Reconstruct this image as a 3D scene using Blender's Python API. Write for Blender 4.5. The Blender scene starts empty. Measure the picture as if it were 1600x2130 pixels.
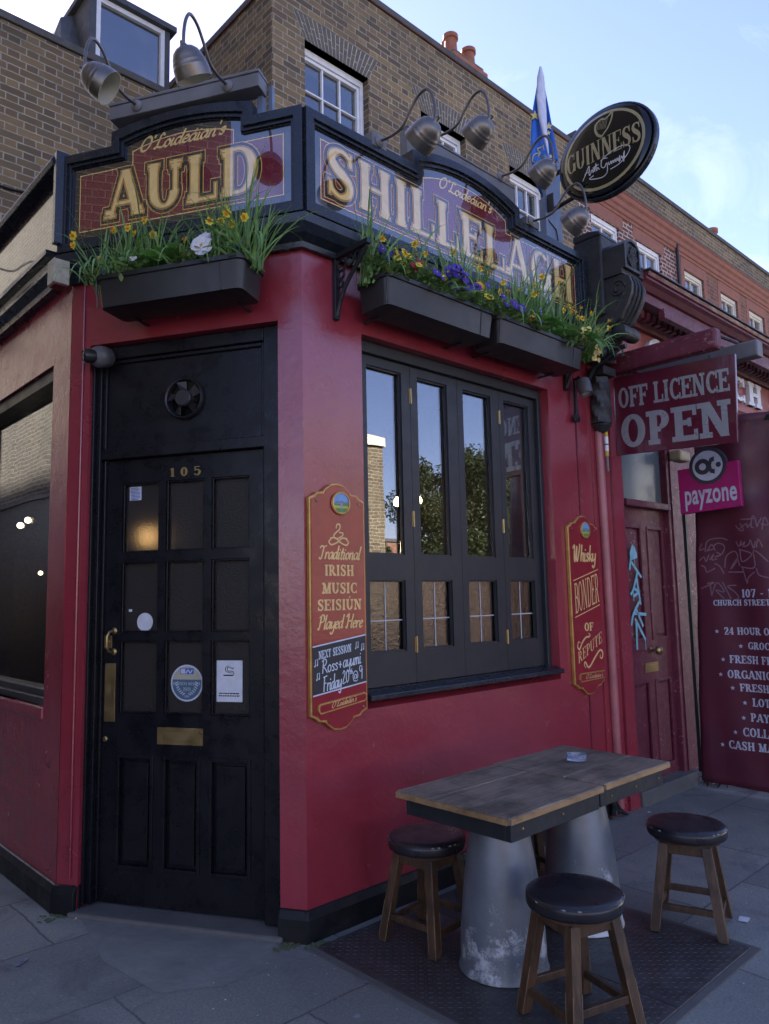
import bpy, bmesh, math, random
from mathutils import Vector, Matrix
random.seed(7)
R = math.radians
S = bpy.context.scene
COL = S.collection

# ------------------------------------------------------------------ camera
CAMH = 1.45
PITCH, ROLL, AZF, FPX = R(6.4955), R(-1.1851), R(46.8305), 1551.42
def _rz(v, a):
    return Vector((v.x*math.cos(a)-v.y*math.sin(a), v.x*math.sin(a)+v.y*math.cos(a), v.z))
_f = Vector((0, math.cos(PITCH), math.sin(PITCH))); _u = Vector((0, -math.sin(PITCH), math.cos(PITCH))); _r = Vector((1, 0, 0))
_c, _s = math.cos(ROLL), math.sin(ROLL)
_r, _u = _r*_c + _u*_s, _u*_c - _r*_s
_yaw = AZF - math.pi/2
CR, CU, CF = _rz(_r, _yaw), _rz(_u, _yaw), _rz(_f, _yaw)
CAM = Vector((-2.028, -2.695, CAMH))
def ray(px, py):
    return CF*FPX + CR*(px-800) - CU*(py-1065)
cd = bpy.data.cameras.new('camera'); cam = bpy.data.objects.new('camera', cd); COL.objects.link(cam)
cam.matrix_world = Matrix(((CR.x, CU.x, -CF.x, CAM.x), (CR.y, CU.y, -CF.y, CAM.y), (CR.z, CU.z, -CF.z, CAM.z), (0, 0, 0, 1)))
cd.sensor_fit = 'HORIZONTAL'; cd.sensor_width = 36; cd.lens = 36*FPX/1600
cd.clip_start = .05; cd.clip_end = 2000
S.camera = cam

# ------------------------------------------------------------------ world, sun, exposure
SUN_EL, SUN_AZ = R(33), R(77)          # azimuth counted from +x towards +y
w = bpy.data.worlds.new('World'); S.world = w; w.use_nodes = True
nt = w.node_tree; nt.nodes.clear()
def wn(t, **k):
    n = nt.nodes.new(t)
    for a, b in k.items(): setattr(n, a, b)
    return n
sky = wn('ShaderNodeTexSky', sky_type='NISHITA', sun_disc=False, sun_elevation=SUN_EL, sun_rotation=math.pi/2-SUN_AZ,
         altitude=30, air_density=1.0, dust_density=.25, ozone_density=3.0)
tc = wn('ShaderNodeTexCoord'); mp = wn('ShaderNodeMapping'); mp.inputs['Scale'].default_value = (.8, 3.2, 6.0); mp.inputs['Rotation'].default_value = (.2, .1, .5)
nz = wn('ShaderNodeTexNoise'); nz.inputs['Scale'].default_value = 1.6; nz.inputs['Detail'].default_value = 7; nz.inputs['Roughness'].default_value = .62; nz.inputs['Distortion'].default_value = .6
cr = wn('ShaderNodeValToRGB'); cr.color_ramp.elements[0].position = .54; cr.color_ramp.elements[1].position = .92
cr.color_ramp.elements[1].color = (.32, .32, .32, 1)
mx = wn('ShaderNodeMix', data_type='RGBA'); mx.inputs[7].default_value = (5.6, 5.6, 7.0, 1)
tint = wn('ShaderNodeMix', data_type='RGBA', blend_type='MULTIPLY'); tint.inputs[0].default_value = 1; tint.inputs[7].default_value = (1.02, .83, .97, 1)
bg = wn('ShaderNodeBackground'); bg.inputs['Strength'].default_value = .066
out = wn('ShaderNodeOutputWorld'); L = nt.links.new
L(tc.outputs['Generated'], mp.inputs[0]); L(mp.outputs[0], nz.inputs['Vector']); L(nz.outputs['Fac'], cr.inputs[0])
L(cr.outputs[0], mx.inputs[0]); L(sky.outputs[0], tint.inputs[6]); L(tint.outputs[2], mx.inputs[6]); L(mx.outputs[2], bg.inputs[0]); L(bg.outputs[0], out.inputs[0])
sd = bpy.data.lights.new('sun', 'SUN'); sd.energy = 5; sd.angle = R(.5); sd.color = (1, .93, .82)
sun = bpy.data.objects.new('sun', sd); COL.objects.link(sun)
sdir = Vector((math.cos(SUN_AZ)*math.cos(SUN_EL), math.sin(SUN_AZ)*math.cos(SUN_EL), math.sin(SUN_EL)))
sun.rotation_euler = sdir.to_track_quat('Z', 'Y').to_euler()
S.view_settings.view_transform = 'Standard'; S.view_settings.look = 'None'
S.view_settings.exposure = 2.66; S.view_settings.gamma = 1
S.cycles.max_bounces = 8; S.cycles.transparent_max_bounces = 12
S.cycles.use_denoising = True

# ------------------------------------------------------------------ frames and pixel helpers
class Frame:
    def __init__(s, o, eu):
        s.o = Vector(o); s.eu = Vector(eu); s.ev = Vector((0, 0, 1)); s.en = s.eu.cross(s.ev)
        s.M = Matrix(((s.eu.x, 0, s.en.x, s.o.x), (s.eu.y, 0, s.en.y, s.o.y), (0, 1, 0, s.o.z), (0, 0, 0, 1)))
        s.Mi = s.M.inverted()
    def at(s, u, v, w=0): return s.M @ Vector((u, v, w))
    def px(s, x, y, w=0):
        d = ray(x, y); p = s.o + s.en*w
        return s.Mi @ (CAM + d*((p-CAM).dot(s.en)/d.dot(s.en)))
aD = R(120.373)
FF = Frame((0, 0, 0), (1, 0, 0))                                  # street front
FD = Frame((0, 0, 0), (-math.cos(aD), -math.sin(aD), 0))          # canted corner with the door
FL = Frame((-.649, 0, 0), (0, -1, 0))                             # side street front
FX = lambda x: Frame((x, 0, 0), (0, -1, 0))                       # planes square to the street front
FW = Frame((0, 0, 0), (1, 0, 0))
class WorldFrame:
    M = Matrix(); Mi = Matrix()
WF = WorldFrame()
def G(px, py, z=0):
    d = ray(px, py); return CAM + d*((z-CAM.z)/d.z)

# ------------------------------------------------------------------ objects
TM = {}
def tag(o, label=None, cat=None, group=None, kind=None):
    if label: o['label'] = label
    if cat: o['category'] = cat
    if group: o['group'] = group
    if kind: o['kind'] = kind
    return o
def thing(name, label, cat, fr=WF, at=(0, 0, 0), group=None):
    o = bpy.data.objects.new(name, None); COL.objects.link(o); o.empty_display_size = .05
    M = fr.M @ Matrix.Translation(Vector(at)); o.matrix_world = M; TM[o] = M
    return tag(o, label, cat, group)
def copy_thing(root, M, label, name=None, group=None):
    r = root.copy(); COL.objects.link(r); r.matrix_world = M; TM[r] = M; r['label'] = label
    if group: r['group'] = group
    def rec(a, b):
        for ch in [x for x in COL.objects if x.parent == a]:
            c = ch.copy(); COL.objects.link(c); c.parent = b; TM[c] = M; rec(ch, c)
    rec(root, r)
    return r

class MB:
    def __init__(s, fr=WF): s.fr = fr; s.v = []; s.f = []; s.m = []; s.X = None
    def _a(s, pts, faces, mat=0):
        b = len(s.v)
        for p in pts:
            p = Vector(p)
            s.v.append(s.X @ p if s.X else p)
        for f in faces: s.f.append([b+i for i in f]); s.m.append(mat)
        return s
    def box(s, u0, u1, v0, v1, w0, w1, mat=0):
        p = [(u, v, w) for w in (w0, w1) for v in (v0, v1) for u in (u0, u1)]
        return s._a(p, [(0, 2, 3, 1), (4, 5, 7, 6), (0, 1, 5, 4), (2, 6, 7, 3), (0, 4, 6, 2), (1, 3, 7, 5)], mat)
    def quad(s, a, b, c, d, mat=0): return s._a([a, b, c, d], [(0, 1, 2, 3)], mat)
    def poly(s, pts, w, mat=0): return s._a([(x, y, w) for x, y in pts], [tuple(range(len(pts)))], mat)
    def prism(s, pts, w0, w1, mat=0):
        n = len(pts)
        return s._a([(x, y, w0) for x, y in pts]+[(x, y, w1) for x, y in pts],
                    [tuple(range(n-1, -1, -1)), tuple(range(n, 2*n))]+[(i, (i+1) % n, n+(i+1) % n, n+i) for i in range(n)], mat)
    def prof_u(s, prof, u0, u1, mat=0, s0=0, s1=0):      # profile of (w, v) pulled along u; ends mitred by s0, s1 per unit w
        n = len(prof)
        return s._a([(u0+s0*w, v, w) for w, v in prof]+[(u1+s1*w, v, w) for w, v in prof],
                    [tuple(range(n)), tuple(range(2*n-1, n-1, -1))]+[(i, n+i, n+(i+1) % n, (i+1) % n) for i in range(n)], mat)
    def tube(s, pts, r, n=8, mat=0, cap=True):
        pts = [Vector(p) for p in pts]; N = len(pts); rr = r if isinstance(r, (list, tuple)) else [r]*N
        ring = []; up = None; P = []
        for i, p in enumerate(pts):
            t = (pts[min(i+1, N-1)]-pts[max(i-1, 0)])
            t = t.normalized() if t.length > 1e-9 else Vector((0, 0, 1))
            if up is None:
                up = Vector((0, 0, 1)) if abs(t.z) < .9 else Vector((1, 0, 0))
            a = (up - t*up.dot(t)).normalized(); b = t.cross(a); up = a
            for k in range(n):
                q = 2*math.pi*k/n; P.append(p + (a*math.cos(q)+b*math.sin(q))*rr[i])
        F = []
        for i in range(N-1):
            for k in range(n):
                k2 = (k+1) % n; F.append((i*n+k, i*n+k2, (i+1)*n+k2, (i+1)*n+k))
        if cap: F += [tuple(range(n-1, -1, -1)), tuple(range((N-1)*n, N*n))]
        return s._a(P, F, mat)
    def lathe(s, prof, c=(0, 0, 0), ax=(0, 0, 1), n=24, mat=0, closed=False, cap=True, a0=0):   # prof: (radius, height)
        ax = Vector(ax).normalized(); a = ax.orthogonal().normalized(); b = ax.cross(a); c = Vector(c)
        P = []
        for r, h in prof:
            for k in range(n):
                q = a0+2*math.pi*k/n; P.append(c + ax*h + (a*math.cos(q)+b*math.sin(q))*r)
        N = len(prof); F = []
        for i in range(N if closed else N-1):
            j = (i+1) % N
            for k in range(n):
                k2 = (k+1) % n; F.append((i*n+k, i*n+k2, j*n+k2, j*n+k))
        if cap and not closed: F += [tuple(range(n-1, -1, -1)), tuple(range((N-1)*n, N*n))]
        return s._a(P, F, mat)
    def ball(s, c, r, n=12, mat=0, sz=(1, 1, 1)):
        P = []; F = []; m = n//2
        c = Vector(c)
        for i in range(m+1):
            t = math.pi*i/m
            for k in range(n):
                q = 2*math.pi*k/n
                P.append(c+Vector((math.sin(t)*math.cos(q)*sz[0], math.sin(t)*math.sin(q)*sz[1], math.cos(t)*sz[2]))*r)
        for i in range(m):
            for k in range(n):
                k2 = (k+1) % n; F.append((i*n+k, (i+1)*n+k, (i+1)*n+k2, i*n+k2))
        return s._a(P, F, mat)
    def sheet(s, u0, u1, v0, v1, w, holes=(), depth=.1, mat=0, rmat=None, backs=()):
        us = sorted({u0, u1, *[h[0] for h in holes], *[h[1] for h in holes]}); vs = sorted({v0, v1, *[h[2] for h in holes], *[h[3] for h in holes]})
        us = [x for x in us if u0 <= x <= u1]; vs = [x for x in vs if v0 <= x <= v1]
        for i in range(len(us)-1):
            for j in range(len(vs)-1):
                cu, cv = (us[i]+us[i+1])/2, (vs[j]+vs[j+1])/2
                if any(h[0] < cu < h[1] and h[2] < cv < h[3] for h in holes): continue
                s.quad((us[i], vs[j], w), (us[i+1], vs[j], w), (us[i+1], vs[j+1], w), (us[i], vs[j+1], w), mat)
        rm = mat if rmat is None else rmat
        for h in holes:
            a, b, c, d = h[:4]; w2 = w-depth
            s.quad((a, c, w), (a, c, w2), (a, d, w2), (a, d, w), rm); s.quad((b, c, w), (b, d, w), (b, d, w2), (b, c, w2), rm)
            s.quad((a, d, w), (a, d, w2), (b, d, w2), (b, d, w), rm); s.quad((a, c, w), (b, c, w), (b, c, w2), (a, c, w2), rm)
        return s
    def strip(s, L1, L2, mat=0):
        n = len(L1)
        return s._a(list(L1)+list(L2), [(i, i+1, n+i+1, n+i) for i in range(n-1)], mat)
    def build(s, name, mats, parent=None, smooth=None, bevel=0, fix=True, solid=0):
        if not isinstance(mats, (list, tuple)): mats = [mats]
        me = bpy.data.meshes.new(name)
        M = s.fr.M
        P = TM[parent].inverted() @ M if parent else M
        me.from_pydata([tuple(P @ p) for p in s.v], [], s.f)
        for m in mats: me.materials.append(m)
        me.polygons.foreach_set('material_index', s.m)
        if fix:
            bm = bmesh.new(); bm.from_mesh(me); bmesh.ops.recalc_face_normals(bm, faces=bm.faces[:]); bm.to_mesh(me); bm.free()
        uv = me.uv_layers.new(name='UVMap'); Pi = P.inverted() if parent else M.inverted()
        rot = Pi.to_3x3()
        dat = [0.0]*(2*len(me.loops))
        co = [Pi @ v.co for v in me.vertices]
        for p in me.polygons:
            n = rot @ p.normal; ax = max(range(3), key=lambda i: abs(n[i]))
            for li in p.loop_indices:
                c = co[me.loops[li].vertex_index]
                if ax == 2: a, b = c.x, c.y
                elif ax == 0: a, b = (c.z, c.y) if s.fr is not WF else (c.y, c.z)
                else: a, b = (c.x, c.z)
                dat[2*li] = a; dat[2*li+1] = b
        uv.data.foreach_set('uv', dat)
        if smooth is not None:
            me.polygons.foreach_set('use_smooth', [True]*len(me.polygons)); me.set_sharp_from_angle(angle=R(smooth))
        o = bpy.data.objects.new(name, me); COL.objects.link(o)
        if parent: o.parent = parent; TM[o] = TM[parent]
        else: TM[o] = Matrix()
        if bevel:
            md = o.modifiers.new('bevel', 'BEVEL'); md.width = bevel; md.segments = 2; md.limit_method = 'ANGLE'; md.angle_limit = R(40)
        if solid:
            md = o.modifiers.new('solid', 'SOLIDIFY'); md.thickness = solid; md.offset = 0
        return o

def smooth_path(pts, k=6):
    pts = [Vector(p) if len(p) == 3 else Vector((*p, 0)) for p in pts]
    if len(pts) < 3: return pts
    o = []
    for i in range(len(pts)-1):
        p0 = pts[max(i-1, 0)]; p1 = pts[i]; p2 = pts[i+1]; p3 = pts[min(i+2, len(pts)-1)]
        for j in range(k):
            t = j/k
            o.append(.5*((2*p1)+(p2-p0)*t+(2*p0-5*p1+4*p2-p3)*t*t+(3*p1-p0-3*p2+p3)*t**3))
    o.append(pts[-1]); return o
EDGE_Y = .12
# ------------------------------------------------------------------ materials
class NT:
    def __init__(s, name):
        s.m = bpy.data.materials.new(name); s.m.use_nodes = True; s.t = s.m.node_tree
        s.b = s.t.nodes['Principled BSDF']; s.o = s.t.nodes['Material Output']
    def n(s, t, **k):
        x = s.t.nodes.new(t)
        for a, b in k.items(): setattr(x, a, b)
        return x
    def l(s, a, b): s.t.links.new(a, b)
    def math(s, op, a, b=None, clamp=False):
        x = s.n('ShaderNodeMath', operation=op, use_clamp=clamp)
        for i, q in enumerate((a, b)):
            if q is None: continue
            if isinstance(q, (int, float)): x.inputs[i].default_value = q
            else: s.l(q, x.inputs[i])
        return x.outputs[0]
    def noise(s, scale, detail=4, rough=.6, vec=None, dist=0):
        x = s.n('ShaderNodeTexNoise'); x.inputs['Scale'].default_value = scale; x.inputs['Detail'].default_value = detail
        x.inputs['Roughness'].default_value = rough; x.inputs['Distortion'].default_value = dist
        if vec is not None: s.l(vec, x.inputs['Vector'])
        return x.outputs['Fac']
    def ramp(s, fac, stops, interp='LINEAR'):
        x = s.n('ShaderNodeValToRGB'); e = x.color_ramp.elements; x.color_ramp.interpolation = interp
        while len(e) < len(stops): e.new(.5)
        for q, (p, c) in zip(e, stops):
            q.position = p; q.color = (*c, 1) if len(c) == 3 else c
        s.l(fac, x.inputs[0]); return x.outputs[0]
    def gray(s, fac, a, b, lo=0., hi=1.):
        x = s.n('ShaderNodeMapRange'); x.inputs[1].default_value = a; x.inputs[2].default_value = b; x.inputs[3].default_value = lo; x.inputs[4].default_value = hi
        s.l(fac, x.inputs[0]); return x.outputs[0]
    def mix(s, fac, a, b, mode='MIX'):
        x = s.n('ShaderNodeMix', data_type='RGBA', blend_type=mode)
        for i, q in ((0, fac), (6, a), (7, b)):
            if isinstance(q, (int, float)): x.inputs[i].default_value = q
            elif isinstance(q, tuple): x.inputs[i].default_value = (*q, 1) if len(q) == 3 else q
            else: s.l(q, x.inputs[i])
        return x.outputs[2]
    def bump(s, h, strength=.3, dist=.01, prev=None):
        x = s.n('ShaderNodeBump'); x.inputs['Strength'].default_value = strength; x.inputs['Distance'].default_value = dist
        s.l(h, x.inputs['Height'])
        if prev is not None: s.l(prev, x.inputs['Normal'])
        return x.outputs[0]
    def obj(s): return s.n('ShaderNodeTexCoord').outputs['Object']
    def uv(s): return s.n('ShaderNodeTexCoord').outputs['UV']
    def set(s, **k):
        for a, v in k.items():
            i = s.b.inputs[a.replace('_', ' ')]
            if hasattr(v, 'links') or isinstance(v, bpy.types.NodeSocket): s.l(v, i)
            elif isinstance(v, tuple): i.default_value = (*v, 1) if len(v) == 3 else v
            else: i.default_value = v
        return s

def paint(name, col, col2=None, rough=.4, dr=.15, sc=6, bump=.15, bsc=35, chips=None, chipt=.72, chipsc=30, coat=0, spec=.5, metal=0, streak=False, bdist=.004):
    t = NT(name); v = t.obj(); n1 = t.noise(sc, 5, .6, v)
    c2 = col2 or tuple(x*.72 for x in col)
    c = t.mix(t.gray(n1, .35, .68), col, c2)
    if streak:
        mp = t.n('ShaderNodeMapping'); mp.inputs['Scale'].default_value = (9, .7, 9) if streak == 'v' else (9, 9, .7); t.l(v, mp.inputs[0])
        c = t.mix(t.gray(t.noise(2, 4, .6, mp.outputs[0]), .55, .8, 0, .35), c, tuple(x*1.7+.01 for x in col))
    if chips:
        n3 = t.noise(chipsc, 6, .7, v, .5); n4 = t.noise(chipsc*.12, 3, .5, v)
        k = t.math('GREATER_THAN', t.math('ADD', n3, t.math('MULTIPLY', n4, .35)), chipt+.17)
        c = t.mix(k, c, chips)
    t.set(Base_Color=c, Roughness=t.gray(t.noise(sc*2.3, 4, .6, v), .3, .7, rough-dr*.5, rough+dr), Metallic=metal)
    t.b.inputs['Specular IOR Level'].default_value = spec
    if coat: t.set(Coat_Weight=coat, Coat_Roughness=.02, Coat_IOR=1.6)
    h = t.noise(bsc, 6, .65, v); nb = t.bump(h, bump, bdist)
    nb = t.bump(t.noise(bsc*.12, 2, .5, v), bump*.8, bdist*4, nb)
    t.l(nb, t.b.inputs['Normal']); return t.m

def plain(name, col, rough=.5, metal=0, spec=.5, coat=0, emit=0, coat_ior=1.6):
    t = NT(name); n = t.noise(18, 4, .6, t.obj())
    t.set(Base_Color=t.mix(t.gray(n, .3, .7), col, tuple(x*.8 for x in col)), Roughness=t.gray(n, .3, .7, max(rough-.05, 0), rough+.06), Metallic=metal)
    t.b.inputs['Specular IOR Level'].default_value = spec
    if coat: t.set(Coat_Weight=coat, Coat_Roughness=.006, Coat_IOR=coat_ior)
    if emit: t.set(Emission_Color=col, Emission_Strength=emit)
    return t.m

def brick(name, cols, mortar, bw=.225, bh=.075, mw=.011, soot=(.06, .056, .054), soot_amt=.45, rough=.9, bump=.6):
    t = NT(name); uv0 = t.uv()
    wob = t.n('ShaderNodeTexNoise'); wob.inputs['Scale'].default_value = 14; wob.inputs['Detail'].default_value = 3; t.l(uv0, wob.inputs['Vector'])
    vm = t.n('ShaderNodeVectorMath', operation='MULTIPLY_ADD'); t.l(wob.outputs['Color'], vm.inputs[0]); vm.inputs[1].default_value = (.012, .010, 0); t.l(uv0, vm.inputs[2])
    sp = t.n('ShaderNodeSeparateXYZ'); t.l(vm.outputs[0], sp.inputs[0]); U, V = sp.outputs[0], sp.outputs[1]
    row = t.math('FLOOR', t.math('DIVIDE', V, bh)); fv = t.math('SUBTRACT', V, t.math('MULTIPLY', row, bh))
    per = bw*1.5; sh = t.math('MULTIPLY', row, per*.5)
    uu = t.math('ADD', U, sh); cell = t.math('FLOOR', t.math('DIVIDE', uu, per)); fu = t.math('SUBTRACT', uu, t.math('MULTIPLY', cell, per))
    head = t.math('GREATER_THAN', fu, bw)
    e = t.math('MINIMUM', t.math('MINIMUM', fu, t.math('ABSOLUTE', t.math('SUBTRACT', fu, bw))), t.math('SUBTRACT', per, fu))
    e = t.math('MINIMUM', e, t.math('MINIMUM', fv, t.math('SUBTRACT', bh, fv)))
    face = t.gray(e, mw*.35, mw*.75)
    cx = t.n('ShaderNodeCombineXYZ'); t.l(t.math('ADD', t.math('MULTIPLY', cell, 2), head), cx.inputs[0]); t.l(row, cx.inputs[1])
    wnz = t.n('ShaderNodeTexWhiteNoise', noise_dimensions='2D'); t.l(cx.outputs[0], wnz.inputs['Vector'])
    big = t.noise(.55, 5, .6, uv0); fine = t.noise(60, 5, .7, uv0)
    val = t.math('ADD', t.math('MULTIPLY', wnz.outputs['Value'], .75), t.math('MULTIPLY', t.gray(big, .3, .7), .25))
    n = len(cols); c = t.ramp(val, [(i/max(n-1, 1), k) for i, k in enumerate(cols)])
    c = t.mix(t.gray(fine, .3, .75, 0, .45), c, tuple(x*.55 for x in cols[n//2]))
    mort = t.mix(t.gray(t.noise(9, 4, .6, uv0), .35, .7), mortar, tuple(x*.6 for x in mortar))
    c = t.mix(face, mort, c)
    so = t.math('MULTIPLY', t.gray(t.noise(.9, 6, .65, uv0), .42, .72), soot_amt)
    c = t.mix(so, c, soot)
    t.set(Base_Color=c, Roughness=rough); t.b.inputs['Specular IOR Level'].default_value = .1
    h = t.math('ADD', face, t.math('MULTIPLY', fine, .5))
    t.l(t.bump(h, bump, .008), t.b.inputs['Normal']); return t.m

def glass(name, tint=(.9, .93, .93), rough=.0, base=.055, bump=0, bsc=60):
    t = NT(name); t.t.nodes.remove(t.b)
    lw = t.n('ShaderNodeLayerWeight'); lw.inputs[0].default_value = .5
    f = t.math('ADD', t.math('MULTIPLY', t.math('POWER', lw.outputs['Facing'], 5), .85), base, True)
    tr = t.n('ShaderNodeBsdfTransparent'); tr.inputs[0].default_value = (*tint, 1)
    gl = t.n('ShaderNodeBsdfGlossy'); gl.inputs['Roughness'].default_value = rough
    v = t.obj(); nb = t.bump(t.noise(1.6, 2, .5, v), .085 if not bump else bump, .02)
    if bump: nb = t.bump(t.noise(bsc, 3, .6, v, 1.), bump, .006, nb)
    t.l(nb, gl.inputs['Normal'])
    ms = t.n('ShaderNodeMixShader'); t.l(f, ms.inputs[0]); t.l(tr.outputs[0], ms.inputs[1]); t.l(gl.outputs[0], ms.inputs[2]); t.l(ms.outputs[0], t.o.inputs[0])
    return t.m

def frosted(name, col, trans=.5, rough=.35, bsc=160, bump=.5):
    t = NT(name); v = t.obj()
    t.set(Base_Color=col, Roughness=rough, Transmission_Weight=trans, IOR=1.3)
    t.l(t.bump(t.noise(bsc, 2, .5, v, .5), bump, .002), t.b.inputs['Normal']); return t.m

def leafmat(name, col, col2, trans=.25):
    t = NT(name); g = t.n('ShaderNodeNewGeometry'); v = t.obj()
    r = g.outputs['Random Per Island']
    c = t.mix(t.math('ADD', t.math('MULTIPLY', r, .7), t.math('MULTIPLY', t.noise(25, 2, .5, v), .3)), col, col2)
    t.set(Base_Color=c, Roughness=.45)
    t.b.inputs['Subsurface Weight'].default_value = 0
    tl = t.n('ShaderNodeBsdfTranslucent'); t.l(c, tl.inputs[0]); ms = t.n('ShaderNodeMixShader'); ms.inputs[0].default_value = trans
    t.l(t.b.outputs[0], ms.inputs[1]); t.l(tl.outputs[0], ms.inputs[2]); t.l(ms.outputs[0], t.o.inputs[0]); return t.m

M = {}
def red_wall():
    t = NT('red_gloss_paint'); v = t.obj()
    n1 = t.noise(1.4, 6, .65, v); c = t.mix(t.gray(n1, .35, .68), (.29, .031, .046), (.235, .026, .038))
    mp = t.n('ShaderNodeMapping'); mp.inputs['Scale'].default_value = (14, 14, .55); t.l(v, mp.inputs[0])
    dr = t.noise(1.3, 5, .7, mp.outputs[0], .3); c = t.mix(t.gray(dr, .60, .74, 0, .30), c, (.36, .085, .095)); c = t.mix(t.gray(dr, .40, .26, 0, .38), c, (.15, .018, .028))
    vo = t.n('ShaderNodeTexVoronoi', feature='DISTANCE_TO_EDGE'); vo.inputs['Scale'].default_value = 1.3
    wv = t.n('ShaderNodeTexNoise'); wv.inputs['Scale'].default_value = 5; wv.inputs['Detail'].default_value = 5; t.l(v, wv.inputs['Vector'])
    vm = t.n('ShaderNodeVectorMath', operation='MULTIPLY_ADD'); t.l(wv.outputs['Color'], vm.inputs[0]); vm.inputs[1].default_value = (.35, .35, .35); t.l(v, vm.inputs[2]); t.l(vm.outputs[0], vo.inputs['Vector'])
    crk = t.math('MULTIPLY', t.gray(vo.outputs['Distance'], .006, .0015), t.gray(t.noise(.8, 3, .5, v), .52, .60))
    c = t.mix(t.math('MULTIPLY', crk, .55), c, (.12, .015, .024))
    ch = t.math('GREATER_THAN', t.math('ADD', t.noise(48, 6, .7, v, .5), t.math('MULTIPLY', t.noise(4, 3, .5, v), .35)), .985)
    c = t.mix(ch, c, (.42, .20, .19))
    t.set(Base_Color=c, Roughness=t.gray(t.noise(3.2, 5, .65, v), .3, .7, .15, .30)); t.b.inputs['Specular IOR Level'].default_value = 1.0
    nb = t.bump(t.noise(42, 6, .65, v), .22, .004); nb = t.bump(t.noise(5.5, 4, .6, v), .22, .014, nb); nb = t.bump(dr, .12, .004, nb); nb = t.bump(crk, -.4, .003, nb)
    t.l(nb, t.b.inputs['Normal']); return t.m
M['red'] = red_wall()
M['redseam'] = paint('red_seam_paint', (.14, .012, .022), rough=.4)
M['redold'] = paint('weathered_maroon_paint', (.105, .012, .026), (.14, .022, .036), rough=.5, sc=9, bump=.3, chips=(.30, .20, .19), chipt=.645, chipsc=38, streak='v')
M['maroon'] = paint('maroon_shop_paint', (.14, .018, .026), (.10, .013, .02), rough=.45, sc=5, bump=.2)
M['salmon'] = paint('faded_red_fascia_paint', (.33, .085, .07), (.27, .06, .055), rough=.55, sc=4)
M['black'] = paint('black_gloss_paint', (.006, .006, .008), (.010, .010, .012), spec=.28, rough=.27, dr=.16, sc=5, bump=.14, bsc=40, chips=(.08, .085, .09), chipt=.90, chipsc=50)
M['blacksk'] = paint('black_bitumen_paint', (.008, .008, .009), (.014, .014, .015), spec=.3, rough=.4, sc=8, bump=.5, bsc=30, chips=(.10, .10, .10), chipt=.80, chipsc=40)
M['sat'] = paint('satin_black_joinery', (.016, .018, .021), (.022, .024, .027), rough=.42, dr=.1, sc=6, bump=.08)
M['frame'] = paint('dark_sign_frame_paint', (.012, .016, .024), (.02, .024, .03), rough=.22, dr=.12, sc=7, bump=.1, chips=(.09, .08, .07), chipt=.88, chipsc=35)
M['beam'] = paint('weathered_grey_timber', (.17, .165, .165), (.12, .116, .116), rough=.5, sc=5, bump=.3, chips=(.17, .165, .16), chipt=.80, chipsc=25)
M['plast'] = paint('black_plastic', (.017, .016, .016), (.022, .021, .02), rough=.42, dr=.1, sc=5, bump=.06, chips=(.16, .15, .14), chipt=.89, chipsc=40)
M['iron'] = paint('black_cast_iron', (.014, .014, .016), rough=.4, sc=20, bump=.4, bsc=70)
M['pewter'] = paint('aged_pewter_metal', (.22, .19, .16), (.13, .12, .115), rough=.36, dr=.14, sc=9, bump=.05, metal=.85)
M['inner'] = plain('cream_enamel', (.62, .58, .45), .4)
M['brass'] = paint('tarnished_brass', (.42, .30, .13), (.36, .26, .115), rough=.32, dr=.12, sc=5, bump=.05, metal=.9)
M['signred'] = plain('maroon_sign_face', (.16, .007, .018), .25, coat=1, coat_ior=2.4)
M['sideglass'] = plain('dark_glass_sign_face', (.02, .008, .01), .2, spec=.1, coat=.75, coat_ior=1.8)
M['gold'] = plain('gold_leaf_paint', (.75, .42, .09), .35, coat=1, coat_ior=2.4)
M['golddk'] = plain('shaded_gold_paint', (.48, .24, .04), .35, coat=1, coat_ior=2.4)
M['goldlt'] = plain('pale_gold_paint', (.88, .62, .22), .35, coat=1, coat_ior=2.4)
M['margin'] = plain('black_sign_margin', (.008, .007, .009), .25, coat=1, coat_ior=2.4)
M['glow'] = plain('warm_lamp_behind_door', (1, .66, .28), .5, emit=11)
M['ink'] = plain('black_outline_paint', (.008, .007, .008), .3, coat=1, coat_ior=2.4)
M['lgold'] = plain('gold_line_paint', (.78, .52, .20), .4)
M['goldedge'] = paint('gold_edge_paint', (.60, .36, .10), (.42, .24, .07), rough=.35, sc=25, metal=.5)
M['plaque'] = plain('red_plaque_enamel', (.30, .02, .03), .2, coat=.4)
M['chalk'] = plain('black_chalkboard', (.022, .023, .026), .5)
M['chalkw'] = plain('white_chalk', (.62, .68, .74), .8)
M['white'] = paint('white_window_paint', (.80, .80, .79), (.7, .7, .7), rough=.45, sc=12, bump=.08)
M['cream'] = paint('cream_stone_paint', (.70, .66, .55), (.58, .54, .44), rough=.7, sc=6)
M['paper'] = plain('white_paper', (.66, .68, .72), .6)
M['glass'] = glass('clear_pane', base=.20)
M['upglass'] = glass('upstairs_pane', tint=(.5, .55, .6), base=.26)
M['frost'] = frosted('obscured_door_glass', (.055, .048, .042), .5, .42, 95, 1.0)
M['lowglass'] = glass('rippled_glass', tint=(.30, .285, .27), rough=.12, base=.17, bump=.3, bsc=45)
M['lead'] = plain('white_lead_line', (.5, .5, .5), .5)
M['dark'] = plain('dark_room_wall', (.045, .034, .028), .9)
M['wood_in'] = plain('dark_bar_wood', (.06, .03, .015), .5)
M['bulb'] = plain('warm_bulb', (1, .72, .38), .5, emit=4)
M['stock'] = brick('sooty_stock_brick', [(.075, .064, .056), (.175, .125, .075), (.11, .088, .068), (.31, .215, .105), (.19, .14, .085), (.36, .255, .125)], (.44, .39, .31))
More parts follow.
